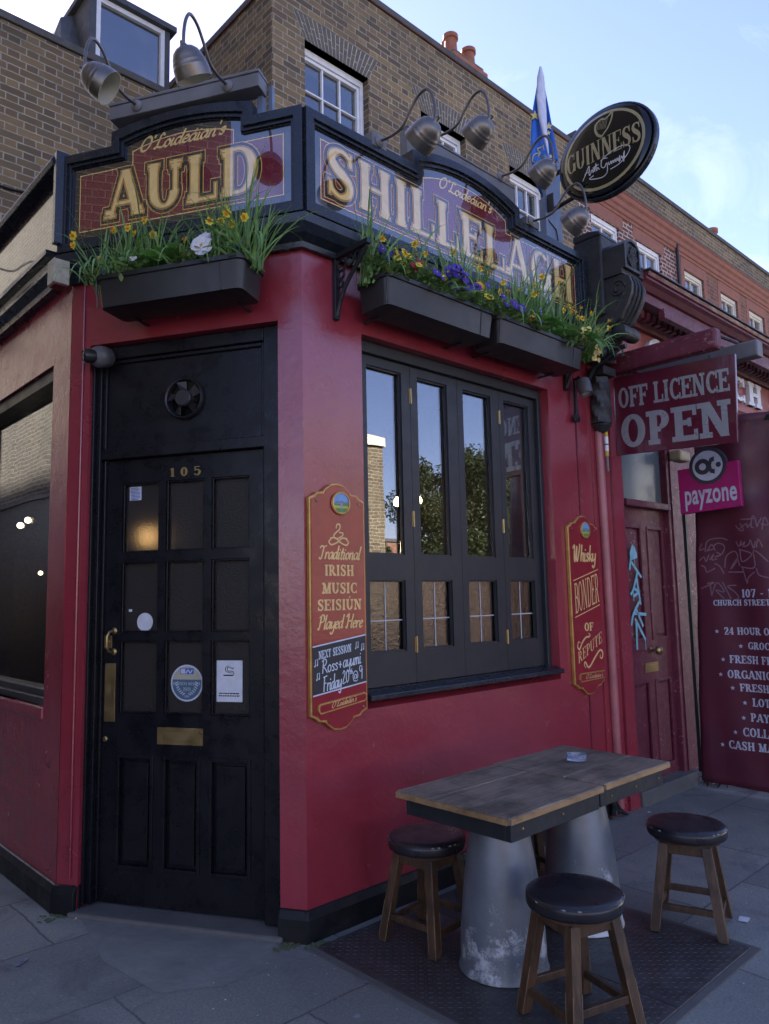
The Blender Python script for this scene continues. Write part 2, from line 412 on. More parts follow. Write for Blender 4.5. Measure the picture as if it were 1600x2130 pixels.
M['stock2'] = brick('yellow_stock_brick', [(.08, .066, .054), (.20, .142, .078), (.125, .096, .066), (.29, .20, .10), (.185, .135, .08), (.15, .10, .062)], (.44, .39, .31), soot_amt=.45)
M['sunbrick'] = brick('pale_stock_brick', [(.085, .066, .048), (.16, .125, .085), (.11, .088, .062), (.21, .165, .112), (.10, .075, .056)], (.42, .375, .31), soot_amt=.4)
M['dimbrick'] = brick('dimmed_stock_brick', [(.035, .030, .026), (.065, .052, .04), (.045, .039, .033), (.085, .066, .048)], (.12, .108, .09), soot=(.03, .028, .027), soot_amt=.5)  # stock brick colours darkened to dim their reflection in the AULD sign
M['redbrick'] = brick('red_brick', [(.24, .10, .068), (.30, .13, .085), (.20, .09, .066), (.33, .15, .095), (.17, .09, .075)], (.30, .24, .2), soot_amt=.35)
M['paintbrick'] = brick('red_brick_with_white_joints', [(.20, .06, .045), (.13, .06, .05), (.24, .08, .05), (.10, .06, .055)], (.52, .47, .42), mw=.02, soot_amt=.1)
M['archbrick'] = paint('arch_brick', (.10, .088, .075), (.15, .125, .09), rough=.9, sc=14, bump=.5)
M['archred'] = paint('rubbed_red_brick', (.30, .115, .075), (.23, .095, .068), rough=.85, sc=7, bump=.4)
M['mort'] = paint('lime_mortar', (.46, .41, .33), rough=.95, sc=20)
M['coping'] = paint('stone_coping', (.10, .095, .088), (.07, .068, .062), rough=.85, sc=6, bump=.5)
M['tile'] = paint('brown_tile_coping', (.11, .05, .036), rough=.8, sc=8)
M['slate'] = paint('roof_slate', (.075, .078, .085), (.05, .052, .058), rough=.6, sc=5, bump=.4)
M['terra'] = paint('terracotta', (.34, .12, .06), (.26, .09, .05), rough=.75, sc=9)
M['corbel'] = paint('flaking_black_stone', (.018, .019, .021), (.035, .032, .03), rough=.5, sc=9, bump=.8, bsc=22, chips=(.11, .095, .075), chipt=.74, chipsc=26, bdist=.008)
M['ovalblk'] = plain('black_domed_plastic', (.004, .005, .007), .12, spec=.1, coat=1, coat_ior=1.42)
M['ovalgold'] = plain('muted_gold_print', (.34, .29, .15), .3, coat=1, coat_ior=1.75)
M['ovalwht'] = plain('white_print', (.62, .60, .62), .3, coat=1, coat_ior=1.75)
M['offred'] = plain('maroon_enamel_board', (.115, .014, .03), .22, coat=.6)
M['offletter'] = plain('silver_foil_letter', (.42, .43, .44), .3, metal=.4)
M['pink'] = plain('magenta_board', (.42, .012, .14), .35)
M['grey'] = plain('dark_grey_print', (.045, .05, .06), .4)
M['ltgrey'] = plain('pale_grey_print', (.55, .58, .66), .45)
M['vinyl'] = paint('maroon_vinyl_sheet', (.115, .018, .032), (.085, .016, .03), rough=.42, sc=3, bump=.12, bsc=9, bdist=.02)
M['tag'] = plain('grey_marker_line', (.24, .13, .15), .6)
M['cyan'] = plain('pale_blue_spray_paint', (.25, .55, .62), .6)
M['fascw'] = plain('white_fascia_letter', (.72, .71, .70), .4)
M['blue'] = plain('blue_flag_cloth', (.015, .13, .52), .7)
M['flagw'] = plain('white_flag_cloth', (.62, .64, .76), .8)
M['flagy'] = plain('yellow_flag_print', (.62, .5, .14), .7)
M['post'] = paint('slate_blue_metal', (.13, .17, .24), rough=.35, sc=9)
M['galv'] = None
M['grip'] = plain('yellow_tape', (.62, .42, .03), .5)
M['cable'] = plain('black_cable', (.012, .012, .013), .5)
M['conduit'] = paint('pink_painted_conduit', (.42, .13, .13), rough=.35, sc=7)
M['cctv'] = plain('grey_plastic_housing', (.10, .095, .10), .4)
M['lens'] = plain('black_lens', (.004, .004, .005), .08)
M['boxy'] = paint('yellowed_plastic', (.42, .34, .17), (.34, .28, .16), rough=.5, sc=14)
M['boxc'] = paint('cream_junction_box', (.48, .44, .33), (.3, .26, .18), rough=.6, sc=18, chips=(.14, .08, .04), chipt=.78)
M['leaf'] = leafmat('daffodil_leaf', (.08, .20, .06), (.26, .42, .10))
M['leaf2'] = leafmat('broad_leaf', (.10, .28, .05), (.25, .45, .09))
M['leaf3'] = leafmat('small_leaf', (.08, .18, .045), (.28, .36, .11))
M['yel'] = leafmat('yellow_petal', (.88, .66, .03), (.90, .74, .08), .35)
M['ora'] = leafmat('orange_trumpet', (.85, .46, .02), (.85, .40, .02), .3)
M['pale'] = leafmat('pale_yellow_petal', (.80, .66, .20), (.85, .75, .35), .3)
M['pur'] = leafmat('purple_petal', (.045, .02, .26), (.09, .04, .36), .2)
M['wht'] = leafmat('white_petal', (.72, .72, .76), (.8, .8, .8), .3)
M['crim'] = leafmat('crimson_petal', (.26, .01, .03), (.36, .015, .03), .2)
M['soil'] = paint('soil_and_gap_shade', (.03, .02, .013), rough=.95, sc=30, bump=1, bsc=60)
M['treeleaf'] = leafmat('tree_leaf', (.022, .035, .012), (.05, .062, .022), .15)
M['bark'] = paint('bark', (.07, .05, .035), rough=.9, sc=8, bump=.8)
M['asphalt'] = paint('asphalt', (.05, .05, .052), (.04, .04, .042), rough=.85, sc=12, bump=.5, bsc=120)
M['steel'] = paint('worn_tread_steel', (.13, .128, .122), (.085, .083, .08), rough=.42, dr=.2, sc=7, bump=.12, metal=.7, chips=(.12, .07, .05), chipt=.86, chipsc=9)
M['vinylseat'] = paint('black_vinyl_seat', (.010, .010, .013), (.020, .018, .020), rough=.3, dr=.16, sc=6, bump=.25, bsc=14, chips=(.07, .068, .07), chipt=.87, chipsc=60)
M['worn'] = plain('worn_seam', (.30, .30, .31), .7)
M['bluetop'] = paint('black_painted_softwood', (.014, .016, .019), (.02, .022, .026), rough=.5, sc=9, bump=.3, chips=(.26, .32, .36), chipt=.81, chipsc=20)
M['ashglass'] = NT('clear_ashtray_glass').set(Base_Color=(.75, .85, .98), Roughness=.03, Transmission_Weight=.85, IOR=1.45).m

def wood(name, c1, c2, c3, rough=.5, sc=(2.2, 26, 26), ax=0):
    t = NT(name); v = t.obj(); mp = t.n('ShaderNodeMapping'); s = list(sc)
    mp.inputs['Scale'].default_value = (s[0], s[1], s[2]) if ax == 0 else (s[1], s[2], s[0]); t.l(v, mp.inputs[0])
    n1 = t.noise(1.6, 6, .7, mp.outputs[0], .8); n2 = t.noise(3.5, 5, .65, v)
    c = t.ramp(n1, [(.3, c1), (.5, c2), (.68, c3)])
    c = t.mix(t.gray(n2, .46, .66, 0, .85), c, tuple(x*.4 for x in c1))
    t.set(Base_Color=c, Roughness=t.gray(n2, .3, .7, rough-.1, rough+.15)); t.l(t.bump(n1, .35, .004), t.b.inputs['Normal']); return t.m
M['top'] = wood('weathered_table_plank', (.115, .088, .060), (.20, .158, .112), (.29, .235, .17), .55)
M['edge'] = wood('worn_plank_edge', (.27, .155, .065), (.35, .21, .09), (.43, .28, .13), .6)
M['legw'] = wood('dark_stool_wood', (.045, .024, .012), (.08, .043, .022), (.125, .07, .036), .42, ax=2)
M['legedge'] = plain('worn_bare_wood', (.26, .17, .09), .6)

def galv():
    t = NT('painted_galvanised_steel'); v = t.obj()
    sp = t.n('ShaderNodeSeparateXYZ'); t.l(v, sp.inputs[0])
    low = t.gray(sp.outputs[2], .50, .10)
    n = t.noise(95, 9, .85, v, .3); n2 = t.noise(7, 3, .6, v)
    k = t.math('ADD', t.math('MULTIPLY', n, .72), t.math('MULTIPLY', t.math('MULTIPLY', low, t.gray(n2, .38, .68)), .42))
    mask = t.gray(k, .52, .66)
    c = t.mix(mask, t.mix(t.gray(n2, .3, .7), (.18, .20, .225), (.12, .135, .155)), (.52, .545, .57))
    t.set(Base_Color=c, Roughness=t.gray(mask, 0, 1, .42, .6), Metallic=.35); t.l(t.bump(mask, .15, .002), t.b.inputs['Normal']); return t.m
M['galv'] = galv()

def paving():
    t = NT('worn_paving_flags'); uv = t.uv(); mp = t.n('ShaderNodeMapping'); mp.inputs['Location'].default_value = (.31, .42, 0); t.l(uv, mp.inputs[0])
    wob = t.n('ShaderNodeTexNoise'); wob.inputs['Scale'].default_value = 7; wob.inputs['Detail'].default_value = 5; t.l(uv, wob.inputs['Vector'])
    vm = t.n('ShaderNodeVectorMath', operation='MULTIPLY_ADD'); t.l(wob.outputs['Color'], vm.inputs[0]); vm.inputs[1].default_value = (.03, .03, 0); t.l(mp.outputs[0], vm.inputs[2])
    b = t.n('ShaderNodeTexBrick'); t.l(vm.outputs[0], b.inputs['Vector']); b.inputs['Scale'].default_value = 1
    b.inputs['Brick Width'].default_value = .9; b.inputs['Row Height'].default_value = .6; b.inputs['Mortar Size'].default_value = .007; b.inputs['Mortar Smooth'].default_value = .6
    b.inputs['Color1'].default_value = (.185, .198, .172, 1); b.inputs['Color2'].default_value = (.29, .305, .265, 1); b.inputs['Mortar'].default_value = (.06, .06, .058, 1)
    c = t.mix(t.gray(t.noise(1.3, 6, .65, uv), .35, .7, 0, .7), b.outputs['Color'], (.14, .148, .135))
    g = t.noise(95, 6, .85, uv); c = t.mix(t.gray(g, .44, .66, 0, .7), c, (.075, .075, .08)); c = t.mix(t.gray(t.noise(70, 6, .85, uv), .56, .66, 0, .75), c, (.36, .36, .37))
    st = t.gray(t.noise(2.4, 6, .7, uv, .8), .53, .70, 0, .75); c = t.mix(st, c, (.075, .073, .075))
    vo = t.n('ShaderNodeTexVoronoi'); vo.inputs['Scale'].default_value = 4.2; t.l(uv, vo.inputs['Vector'])
    wn_ = t.n('ShaderNodeTexWhiteNoise', noise_dimensions='3D'); t.l(vo.outputs['Color'], wn_.inputs['Vector'])
    gum = t.math('MULTIPLY', t.gray(t.math('ADD', vo.outputs['Distance'], t.math('MULTIPLY', t.noise(60, 3, .6, uv), .05)), .095, .075), t.math('GREATER_THAN', wn_.outputs['Value'], .45))
    c = t.mix(t.math('MULTIPLY', gum, .6), c, t.mix(wn_.outputs['Value'], (.05, .05, .05), (.34, .34, .35)))
    t.set(Base_Color=c, Roughness=t.gray(t.noise(3, 4, .6, uv), .3, .7, .58, .85))
    nb = t.bump(g, .4, .004); nb = t.bump(t.noise(9, 4, .6, uv), .3, .012, nb); nb = t.bump(b.outputs['Fac'], -.6, .008, nb)
    t.l(nb, t.b.inputs['Normal']); return t.m
M['paving'] = paving()
M['apron'] = paint('tarmac_patch', (.15, .157, .145), (.20, .208, .19), rough=.8, sc=5, bump=.5, bsc=130, chips=(.16, .16, .165), chipt=.84, chipsc=70)
M['stone'] = paint('worn_stone_step', (.09, .088, .084), (.12, .115, .105), rough=.75, sc=7, bump=.4)
M['moss'] = paint('moss', (.08, .11, .03), (.10, .11, .05), rough=.95, sc=30, bump=1)
# ------------------------------------------------------------------ lettering: stroke-built serif capitals and pen scripts
def seg_d(x0, y0, x1, y1, hw):
    return [(x0-hw, y0), (x0+hw, y0), (x1+hw, y1), (x1-hw, y1)]
GL = {
 'A': (.95, [('d', .12, 0, .46, 1, .5), ('d', .84, 0, .50, 1, 1), ('h', .30, .25, .72), ('f', .10, 0), ('f', .84, 0)]),
 'B': (.80, [('s', .2), ('h', 'T', .2, .5), ('h', .52, .2, .5), ('h', 'B', .2, .5), ('e', .46, .755, .30, .245, -90, 90), ('e', .46, .27, .35, .27, -90, 90), ('f', .16, 0), ('f', .16, 1)]),
 'C': (.85, [('e', .48, .5, .46, .5, 48, 312), ('t', .80, .64, 1.0), ('t', .80, 0, .30)]),
 'D': (.90, [('s', .2), ('h', 'T', .2, .46), ('h', 'B', .2, .46), ('e', .44, .5, .46, .5, -90, 90), ('f', .16, 0), ('f', .16, 1)]),
 'E': (.80, [('s', .2), ('h', 'T', .2, .74), ('h', .52, .2, .56), ('h', 'B', .2, .76), ('t', .74, .70, 1), ('t', .76, 0, .30), ('t', .56, .40, .64), ('f', .16, 0), ('f', .16, 1)]),
 'F': (.75, [('s', .2), ('h', 'T', .2, .72), ('h', .50, .2, .54), ('t', .72, .68, 1), ('t', .54, .38, .62), ('f', .2, 0), ('f', .16, 1)]),
 'G': (.92, [('e', .48, .5, .46, .5, 48, 335), ('t', .80, .66, 1), ('v', .80, .06, .46), ('h', .46, .62, .94)]),
 'H': (.95, [('s', .2), ('s', .76), ('h', .5, .2, .76), ('f', .2, 0), ('f', .2, 1), ('f', .76, 0), ('f', .76, 1)]),
 'I': (.42, [('s', .21), ('f', .21, 0), ('f', .21, 1)]),
 'K': (.92, [('s', .2), ('d', .30, .40, .74, 1, .5), ('d', .76, 0, .42, .56, 1), ('f', .2, 0), ('f', .2, 1), ('f', .74, 1), ('f', .78, 0)]),
 'L': (.75, [('s', .2), ('h', 'B', .2, .72), ('t', .72, 0, .36), ('f', .2, 1), ('f', .16, 0)]),
 'M': (1.1, [('d', .16, 0, .20, 1, .55), ('s', .90), ('d', .55, 0, .22, 1, 1), ('d', .55, 0, .86, 1, .5), ('f', .15, 0), ('f', .90, 0), ('f', .14, 1), ('f', .94, 1)]),
 'N': (.98, [('v2', .18, 0, 1), ('v2', .80, 0, 1), ('d', .78, 0, .22, 1, 1), ('f', .18, 0), ('f', .14, 1), ('f', .80, 1)]),
 'O': (.90, [('e', .45, .5, .45, .5, 0, 360)]),
 'P': (.78, [('s', .2), ('h', 'T', .2, .46), ('h', .44, .2, .46), ('e', .42, .715, .34, .285, -90, 90), ('f', .2, 0), ('f', .16, 1)]),
 'R': (.90, [('s', .2), ('h', 'T', .2, .46), ('h', .46, .2, .46), ('e', .42, .725, .32, .275, -90, 90), ('d', .76, 0, .48, .48, 1), ('f', .2, 0), ('f', .16, 1), ('f', .78, 0)]),
 'S': (.75, [('p', [(.64, .70, .1), (.60, .88, .25), (.40, .965, .1), (.19, .87, .6), (.15, .72, .9), (.28, .57, 1), (.46, .47, 1), (.61, .32, .9), (.57, .13, .6), (.36, .035, .1), (.15, .12, .25), (.10, .30, .1)]), ('t', .65, .68, 1), ('t', .09, 0, .32)]),
 'T': (.85, [('s', .42), ('h', 'T', .08, .76), ('t', .08, .66, 1), ('t', .76, .66, 1), ('f', .42, 0)]),
 'U': (.95, [('s3', .2, .36, 1), ('v2', .76, .36, 1), ('e', .47, .36, .38, .36, 180, 360), ('f', .2, 1), ('f', .77, 1)]),
 'W': (1.2, [('d', .40, 0, .16, 1, 1), ('d', .40, 0, .64, 1, .5), ('d', .84, 0, .60, 1, 1), ('d', .84, 0, 1.06, 1, .5), ('f', .15, 1), ('f', .60, 1), ('f', 1.06, 1)]),
 'X': (.92, [('d', .76, 0, .18, 1, 1), ('d', .16, 0, .74, 1, .5), ('f', .16, 0), ('f', .78, 0), ('f', .16, 1), ('f', .74, 1)]),
 'Y': (.90, [('v', .45, 0, .5), ('d', .45, .42, .15, 1, 1), ('d', .45, .42, .76, 1, .5), ('f', .45, 0), ('f', .15, 1), ('f', .76, 1)]),
 '0': (.72, [('e', .36, .5, .36, .5, 0, 360)]),
 '1': (.46, [('s', .25), ('f', .25, 0), ('d', .06, .80, .2, .98, .5)]),
 '2': (.72, [('p', [(.12, .68, .5), (.18, .9, .4), (.38, .965, .1), (.58, .85, .8), (.56, .62, .9), (.3, .28, .5), (.12, .06, .3)]), ('h', 'B', .08, .66), ('t', .66, 0, .26)]),
 '4': (.75, [('v', .50, 0, 1), ('d', .06, .3, .46, .98, .35), ('h', .28, .04, .70), ('f', .5, 0)]),
 '5': (.72, [('v2', .17, .52, 1), ('h', 'T', .14, .62), ('p', [(.17, .55, .1), (.36, .62, .1), (.58, .5, .8), (.6, .26, 1), (.44, .05, .3), (.22, .04, .1), (.1, .18, .5)])]),
 '7': (.72, [('h', 'T', .08, .66), ('t', .08, .68, 1), ('d', .28, 0, .60, .98, .8)]),
 '9': (.72, [('e', .36, .66, .34, .34, 0, 360), ('p', [(.62, .6, 1), (.6, .3, .9), (.4, .04, .2), (.14, .12, .4)])]),
 '-': (.5, [('h', .42, .08, .42)]), ' ': (.38, []), "'": (.22, [('d', .1, .74, .14, 1, .5)]),
 'Ú': (.95, [('s3', .2, .36, 1), ('v2', .76, .36, 1), ('e', .47, .36, .38, .36, 180, 360), ('f', .2, 1), ('f', .77, 1), ('d', .42, 1.08, .56, 1.28, .5)]),
}
FONT = {  # stem, hair, serif width, serif thickness, tick width
 'slab': (.25, .13, .40, .12, .11), 'fat': (.27, .15, .42, .15, .13), 'roman': (.17, .06, .30, .05, .06), 'bold': (.255, .105, .38, .085, .09),
 'didone': (.25, .05, .34, .035, .06), 'deco': (.24, .105, .335, .085, .085), 'thin': (.15, .055, .24, .045, .05)}
def glyph(ch, font, e=0, wide=1.0):
    T, t, sw, st, tk = FONT[font]; w, prims = GL[ch]; P = []; E_ = max(e, 0)
    A = lambda p: P.append(p)
    for p in prims:
        k = p[0]
        if k in ('s', 's3', 'v', 'v2'):
            x = p[1]; y0, y1 = (p[2], p[3]) if len(p) > 2 else (0, 1)
            h = {'s': T, 's3': T, 'v': T, 'v2': max(t*1.3, T*.5)}[k]/2+e
            A([(x-h, y0-E_), (x+h, y0-E_), (x+h, y1+E_), (x-h, y1+E_)])
        elif k == 'h':
            y = {'T': 1-t/2, 'B': t/2}.get(p[1], p[1]); A([(p[2]-E_, y-t/2-e), (p[3]+E_, y-t/2-e), (p[3]+E_, y+t/2+e), (p[2]-E_, y+t/2+e)])
        elif k == 't':
            x = p[1]; A([(x-tk/2-e, p[2]-e), (x+tk/2+e, p[2]-e), (x+tk/2+e, p[3]+e), (x-tk/2-e, p[3]+e)])
        elif k == 'f':
            x = p[1]; y = p[2]
            lo, hi = (0, st) if y == 0 else (1-st, 1)
            A([(x-sw/2-e, lo-e), (x+sw/2+e, lo-e), (x+sw/2+e, hi+e), (x-sw/2-e, hi+e)])
            if st > .06 and font in ('deco', 'bold'):      # bracketed serif
                s = 1 if y == 0 else -1; b = hi if y == 0 else lo
                A([(x-T/2-e, b+s*.11+s*e), (x-sw*.44-e, b), (x+sw*.44+e, b), (x+T/2+e, b+s*.11+s*e)])
        elif k == 'd':
            hw = max(T*p[5], t)/2*1.06+e*1.15
            x0, y0, x1, y1 = p[1:5]
            if y0 > y1: x0, y0, x1, y1 = x1, y1, x0, y0
            dx = (x1-x0)/(y1-y0)*E_
            A(seg_d(x0-dx, y0-E_, x1+dx, y1+E_, hw))
        elif k == 'e':
            cx, cy, rx, ry, a0, a1 = p[1:]; full = a1-a0 >= 360
            ae = 0 if full else math.degrees(E_/max(rx, ry)); a0 -= ae; a1 += ae
            n = max(6, int((a1-a0)/15)); ix, iy = max(rx-T-e, .015), max(ry-t-e, .015); ox, oy = rx+e, ry+e
            for i in range(n):
                q0, q1 = R(a0+(a1-a0)*i/n), R(a0+(a1-a0)*(i+1)/n)
                A([(cx+ox*math.cos(q0), cy+oy*math.sin(q0)), (cx+ox*math.cos(q1), cy+oy*math.sin(q1)), (cx+ix*math.cos(q1), cy+iy*math.sin(q1)), (cx+ix*math.cos(q0), cy+iy*math.sin(q0))])
        elif k == 'p':
            pts = smooth_path([(a, b, t+(T-t)*c) for a, b, c in p[1]], 4)
            P += ribbon([(q.x, q.y) for q in pts], [q.z/2+e for q in pts], e)
    return P, w
def ribbon(pts, hw, ext=0):
    n = len(pts); L1 = []; L2 = []
    for i in range(n):
        a = pts[max(i-1, 0)]; b = pts[min(i+1, n-1)]
        dx, dy = b[0]-a[0], b[1]-a[1]; d = math.hypot(dx, dy) or 1; dx, dy = dx/d, dy/d
        x, y = pts[i]
        if i == 0: x -= dx*ext; y -= dy*ext
        if i == n-1: x += dx*ext; y += dy*ext
        h = hw[i] if isinstance(hw, (list, tuple)) else hw
        L1.append((x-dy*h, y+dx*h)); L2.append((x+dy*h, y-dx*h))
    return [[L1[i], L1[i+1], L2[i+1], L2[i]] for i in range(n-1)]
def text(mb, s, font, u0, u1, v0, v1, w, e=0, mat=0, gap=.10, warp=None, depth=0):
    adv = [GL[c][0] for c in s]; tot = sum(adv)+gap*(len(s)-1); sx = (u1-u0)/tot; sy = v1-v0; x = 0; k = 0
    for c, a in zip(s, adv):
        ps, _ = glyph(c, font, e*sy if False else e)
        for p in ps:
            q = [(u0+(x+px)*sx, v0+py*sy) for px, py in p]
            if warp: q = [warp(*z) for z in q]
            wz = w+k*.000004; k += 1
            if depth: mb.prism(q, w-depth, wz, mat)
            else: mb.poly(q, wz, mat)
        x += a+gap
PEN = {
 'a': (.50, [[(.42, .44), (.28, .5), (.1, .4), (.04, .18), (.12, .02), (.26, .06), (.40, .32)], [(.44, .5), (.39, .16), (.43, .02), (.52, .08)]]),
 'c': (.40, [[(.36, .40), (.24, .5), (.08, .38), (.05, .14), (.17, .01), (.36, .1)]]),
 'd': (.52, [[(.40, .44), (.26, .5), (.1, .4), (.04, .18), (.12, .02), (.26, .06), (.38, .32)], [(.50, 1.0), (.39, .16), (.43, .02), (.52, .08)]]),
 'e': (.40, [[(.05, .24), (.28, .30), (.34, .42), (.22, .5), (.07, .36), (.05, .13), (.18, .01), (.37, .1)]]),
 'f': (.36, [[(.42, .92), (.32, 1), (.22, .84), (.13, -.12), (.02, -.3)], [(.04, .5), (.36, .5)]]),
 'h': (.48, [[(.20, 1), (.06, 0)], [(.09, .24), (.24, .47), (.37, .44), (.34, .12), (.38, .01), (.47, .07)]]),
 'i': (.24, [[(.12, .5), (.06, .1), (.11, 0), (.22, .07)], [(.15, .68), (.17, .73)]]),
 'k': (.44, [[(.20, 1), (.06, 0)], [(.38, .48), (.12, .22), (.22, .2), (.40, .0)]]),
 'l': (.24, [[(.20, 1), (.07, .12), (.12, 0), (.22, .07)]]),
 'm': (.64, [[(.1, .5), (.04, 0)], [(.07, .26), (.2, .48), (.30, .42), (.26, 0)], [(.28, .26), (.42, .48), (.54, .42), (.5, .08), (.55, 0), (.62, .06)]]),
 'n': (.48, [[(.1, .5), (.04, 0)], [(.07, .26), (.22, .48), (.36, .43), (.33, .1), (.38, 0), (.47, .06)]]),
 'o': (.44, [[(.24, .5), (.08, .38), (.06, .14), (.18, 0), (.34, .12), (.38, .34), (.24, .5)]]),
 'p': (.44, [[(.12, .5), (.0, -.38)], [(.1, .3), (.22, .5), (.38, .4), (.36, .12), (.2, 0), (.07, .12)]]),
 'r': (.36, [[(.1, .5), (.04, 0)], [(.07, .26), (.2, .47), (.36, .45)]]),
 's': (.36, [[(.34, .42), (.22, .5), (.1, .40), (.28, .18), (.2, .02), (.03, .07)]]),
 't': (.32, [[(.24, .82), (.11, .12), (.17, 0), (.30, .07)], [(.04, .52), (.36, .52)]]),
 'u': (.50, [[(.08, .5), (.04, .1), (.14, 0), (.34, .22)], [(.42, .5), (.36, .1), (.41, 0), (.50, .06)]]),
 'y': (.46, [[(.08, .5), (.06, .14), (.16, .04), (.36, .24)], [(.44, .5), (.32, -.22), (.18, -.38), (.02, -.26)]]),
 'z': (.42, [[(.06, .5), (.38, .5), (.04, 0), (.40, .0)]]),
 'á': (.50, [[(.42, .44), (.28, .5), (.1, .4), (.04, .18), (.12, .02), (.26, .06), (.40, .32)], [(.44, .5), (.39, .16), (.43, .02), (.52, .08)], [(.30, .64), (.40, .82)]]),
 'A': (.70, [[(.52, .8), (.34, .98), (.08, .6), (.06, .14), (.22, 0), (.48, .5)], [(.58, .95), (.5, .1), (.62, .03)]]),
 'F': (.62, [[(.14, .95), (.64, 1)], [(.30, .96), (.18, 0)], [(.22, .52), (.5, .54)]]),
 'H': (.78, [[(.02, .8), (.1, .96), (.24, .94), (.14, .02), (.02, .1)], [(.18, .48), (.66, .52)], [(.74, 1), (.60, .1), (.74, .04)]]),
 'L': (.66, [[(.52, .86), (.42, 1), (.3, .86), (.2, .1), (.06, .04), (.2, .1), (.56, .02), (.64, .14)]]),
 'O': (.72, [[(.5, .96), (.2, .86), (.06, .34), (.22, 0), (.52, .12), (.66, .62), (.5, .96), (.36, .98)]]),
 'P': (.62, [[(.24, .92), (.12, 0), (.0, .06)], [(.06, .8), (.3, 1), (.56, .9), (.52, .56), (.2, .46)]]),
 'R': (.66, [[(.24, .95), (.12, 0)], [(.08, .84), (.34, 1), (.56, .82), (.42, .56), (.18, .52), (.40, .3), (.62, .0)]]),
 'T': (.60, [[(.0, .78), (.1, .94), (.40, .9), (.66, 1)], [(.38, .92), (.26, .1), (.14, 0), (.02, .1)]]),
 'W': (.92, [[(.0, .76), (.1, .94), (.2, .86), (.18, .2), (.28, .0), (.48, .9)], [(.48, .9), (.46, .2), (.58, .02), (.84, .9), (.78, 1)]]),
 '0': (.5, [[(.24, 1), (.06, .7), (.08, .16), (.22, 0), (.4, .3), (.4, .8), (.24, 1)]]),
 '2': (.5, [[(.08, .78), (.22, 1), (.38, .8), (.06, .02), (.44, .04)]]),
 '9': (.5, [[(.40, .9), (.16, .98), (.08, .68), (.26, .54), (.40, .8), (.36, .0)]]),
 '+': (.5, [[(.06, .38), (.42, .38)], [(.24, .6), (.24, .16)]]),
 '@': (.8, [[(.5, .56), (.3, .6), (.24, .3), (.44, .24), (.54, .56), (.56, .26), (.7, .4), (.6, .84), (.3, .9), (.06, .56), (.14, .1), (.46, .0), (.66, .1)]]),
 "'": (.2, [[(.14, 1), (.1, .8)]]), ' ': (.3, []),
}
def script(mb, s, u0, u1, v0, vh, w, mat=0, broad=.05, thin=.02, rise=0, slant=0, sup=()):
    tot = sum(PEN[c][0] for c in s); sx = (u1-u0)/tot; x = 0; k = 0
    for i, c in enumerate(s):
        a, strokes = PEN[c]
        for st in strokes:
            pts = smooth_path(st, 4)
            q = [(u0+(x+p.x+p.y*slant)*sx, v0+p.y*vh+rise*(u0+(x+p.x)*sx-u0)) for p in pts]
            hw = []
            for j in range(len(q)):
                b, d = q[max(j-1, 0)], q[min(j+1, len(q)-1)]
                an = math.atan2(d[1]-b[1], d[0]-b[0]); hw.append((thin+(broad-thin)*abs(math.sin(an-R(35))))*vh*.5)
            for p in ribbon(q, hw, thin*vh*.3): mb.poly(p, w+k*.000004, mat); k += 1
        x += a
def pline(mb, pts, hw, w, mat=0, k=6, taper=False):
    q = smooth_path(pts, k) if k else [Vector((*p, 0)) for p in pts]; n = len(q)
    h = [hw*(.35+.65*math.sin(math.pi*i/(n-1))) if taper else hw for i in range(n)]
    for i, p in enumerate(ribbon([(a.x, a.y) for a in q], h, hw*.5)): mb.poly(p, w+i*.000004, mat)
def disc(mb, cu, cv, r, w, mat=0, n=28, ry=None):
    ry = ry or r
    mb.poly([(cu+r*math.cos(2*math.pi*i/n), cv+ry*math.sin(2*math.pi*i/n)) for i in range(n)], w, mat)
def ringp(mb, cu, cv, rx, ry, h, w, mat=0, a0=0, a1=360, n=48, fn=None):
    for i in range(n):
        q0, q1 = R(a0+(a1-a0)*i/n), R(a0+(a1-a0)*(i+1)/n)
        p = [(cu+(rx+h)*math.cos(q0), cv+(ry+h)*math.sin(q0)), (cu+(rx+h)*math.cos(q1), cv+(ry+h)*math.sin(q1)), (cu+(rx-h)*math.cos(q1), cv+(ry-h)*math.sin(q1)), (cu+(rx-h)*math.cos(q0), cv+(ry-h)*math.sin(q0))]
        if fn: mb._a([(x, y, fn(x, y)) for x, y in p], [(0, 1, 2, 3)], mat)
        else: mb.poly(p, w, mat)

def sans(mb, s, u0, u1, v0, vh, w, mat=0, bold=.022):       # plain sans lettering from the built-in face
    cu_ = bpy.data.curves.new('t', 'FONT'); cu_.body = s; cu_.size = 1; cu_.offset = bold; cu_.space_character = 1.06
    o = bpy.data.objects.new('t', cu_); COL.objects.link(o); bpy.context.view_layer.update()
    me = bpy.data.meshes.new_from_object(o.evaluated_get(bpy.context.evaluated_depsgraph_get()))
    xs = [v.co.x for v in me.vertices]; x0, x1 = min(xs), max(xs); k = (u1-u0)/(x1-x0)
    mb._a([(u0+(v.co.x-x0)*k, v0+v.co.y*vh/.55, w) for v in me.vertices], [tuple(p.vertices) for p in me.polygons], mat)
    bpy.data.objects.remove(o); bpy.data.curves.remove(cu_); bpy.data.meshes.remove(me)
# ------------------------------------------------------------------ ground and road
gb = MB(); gb.box(-600, 600, -600, 600, -.5, -.13); tag(gb.build('road', M['asphalt']), kind='structure')
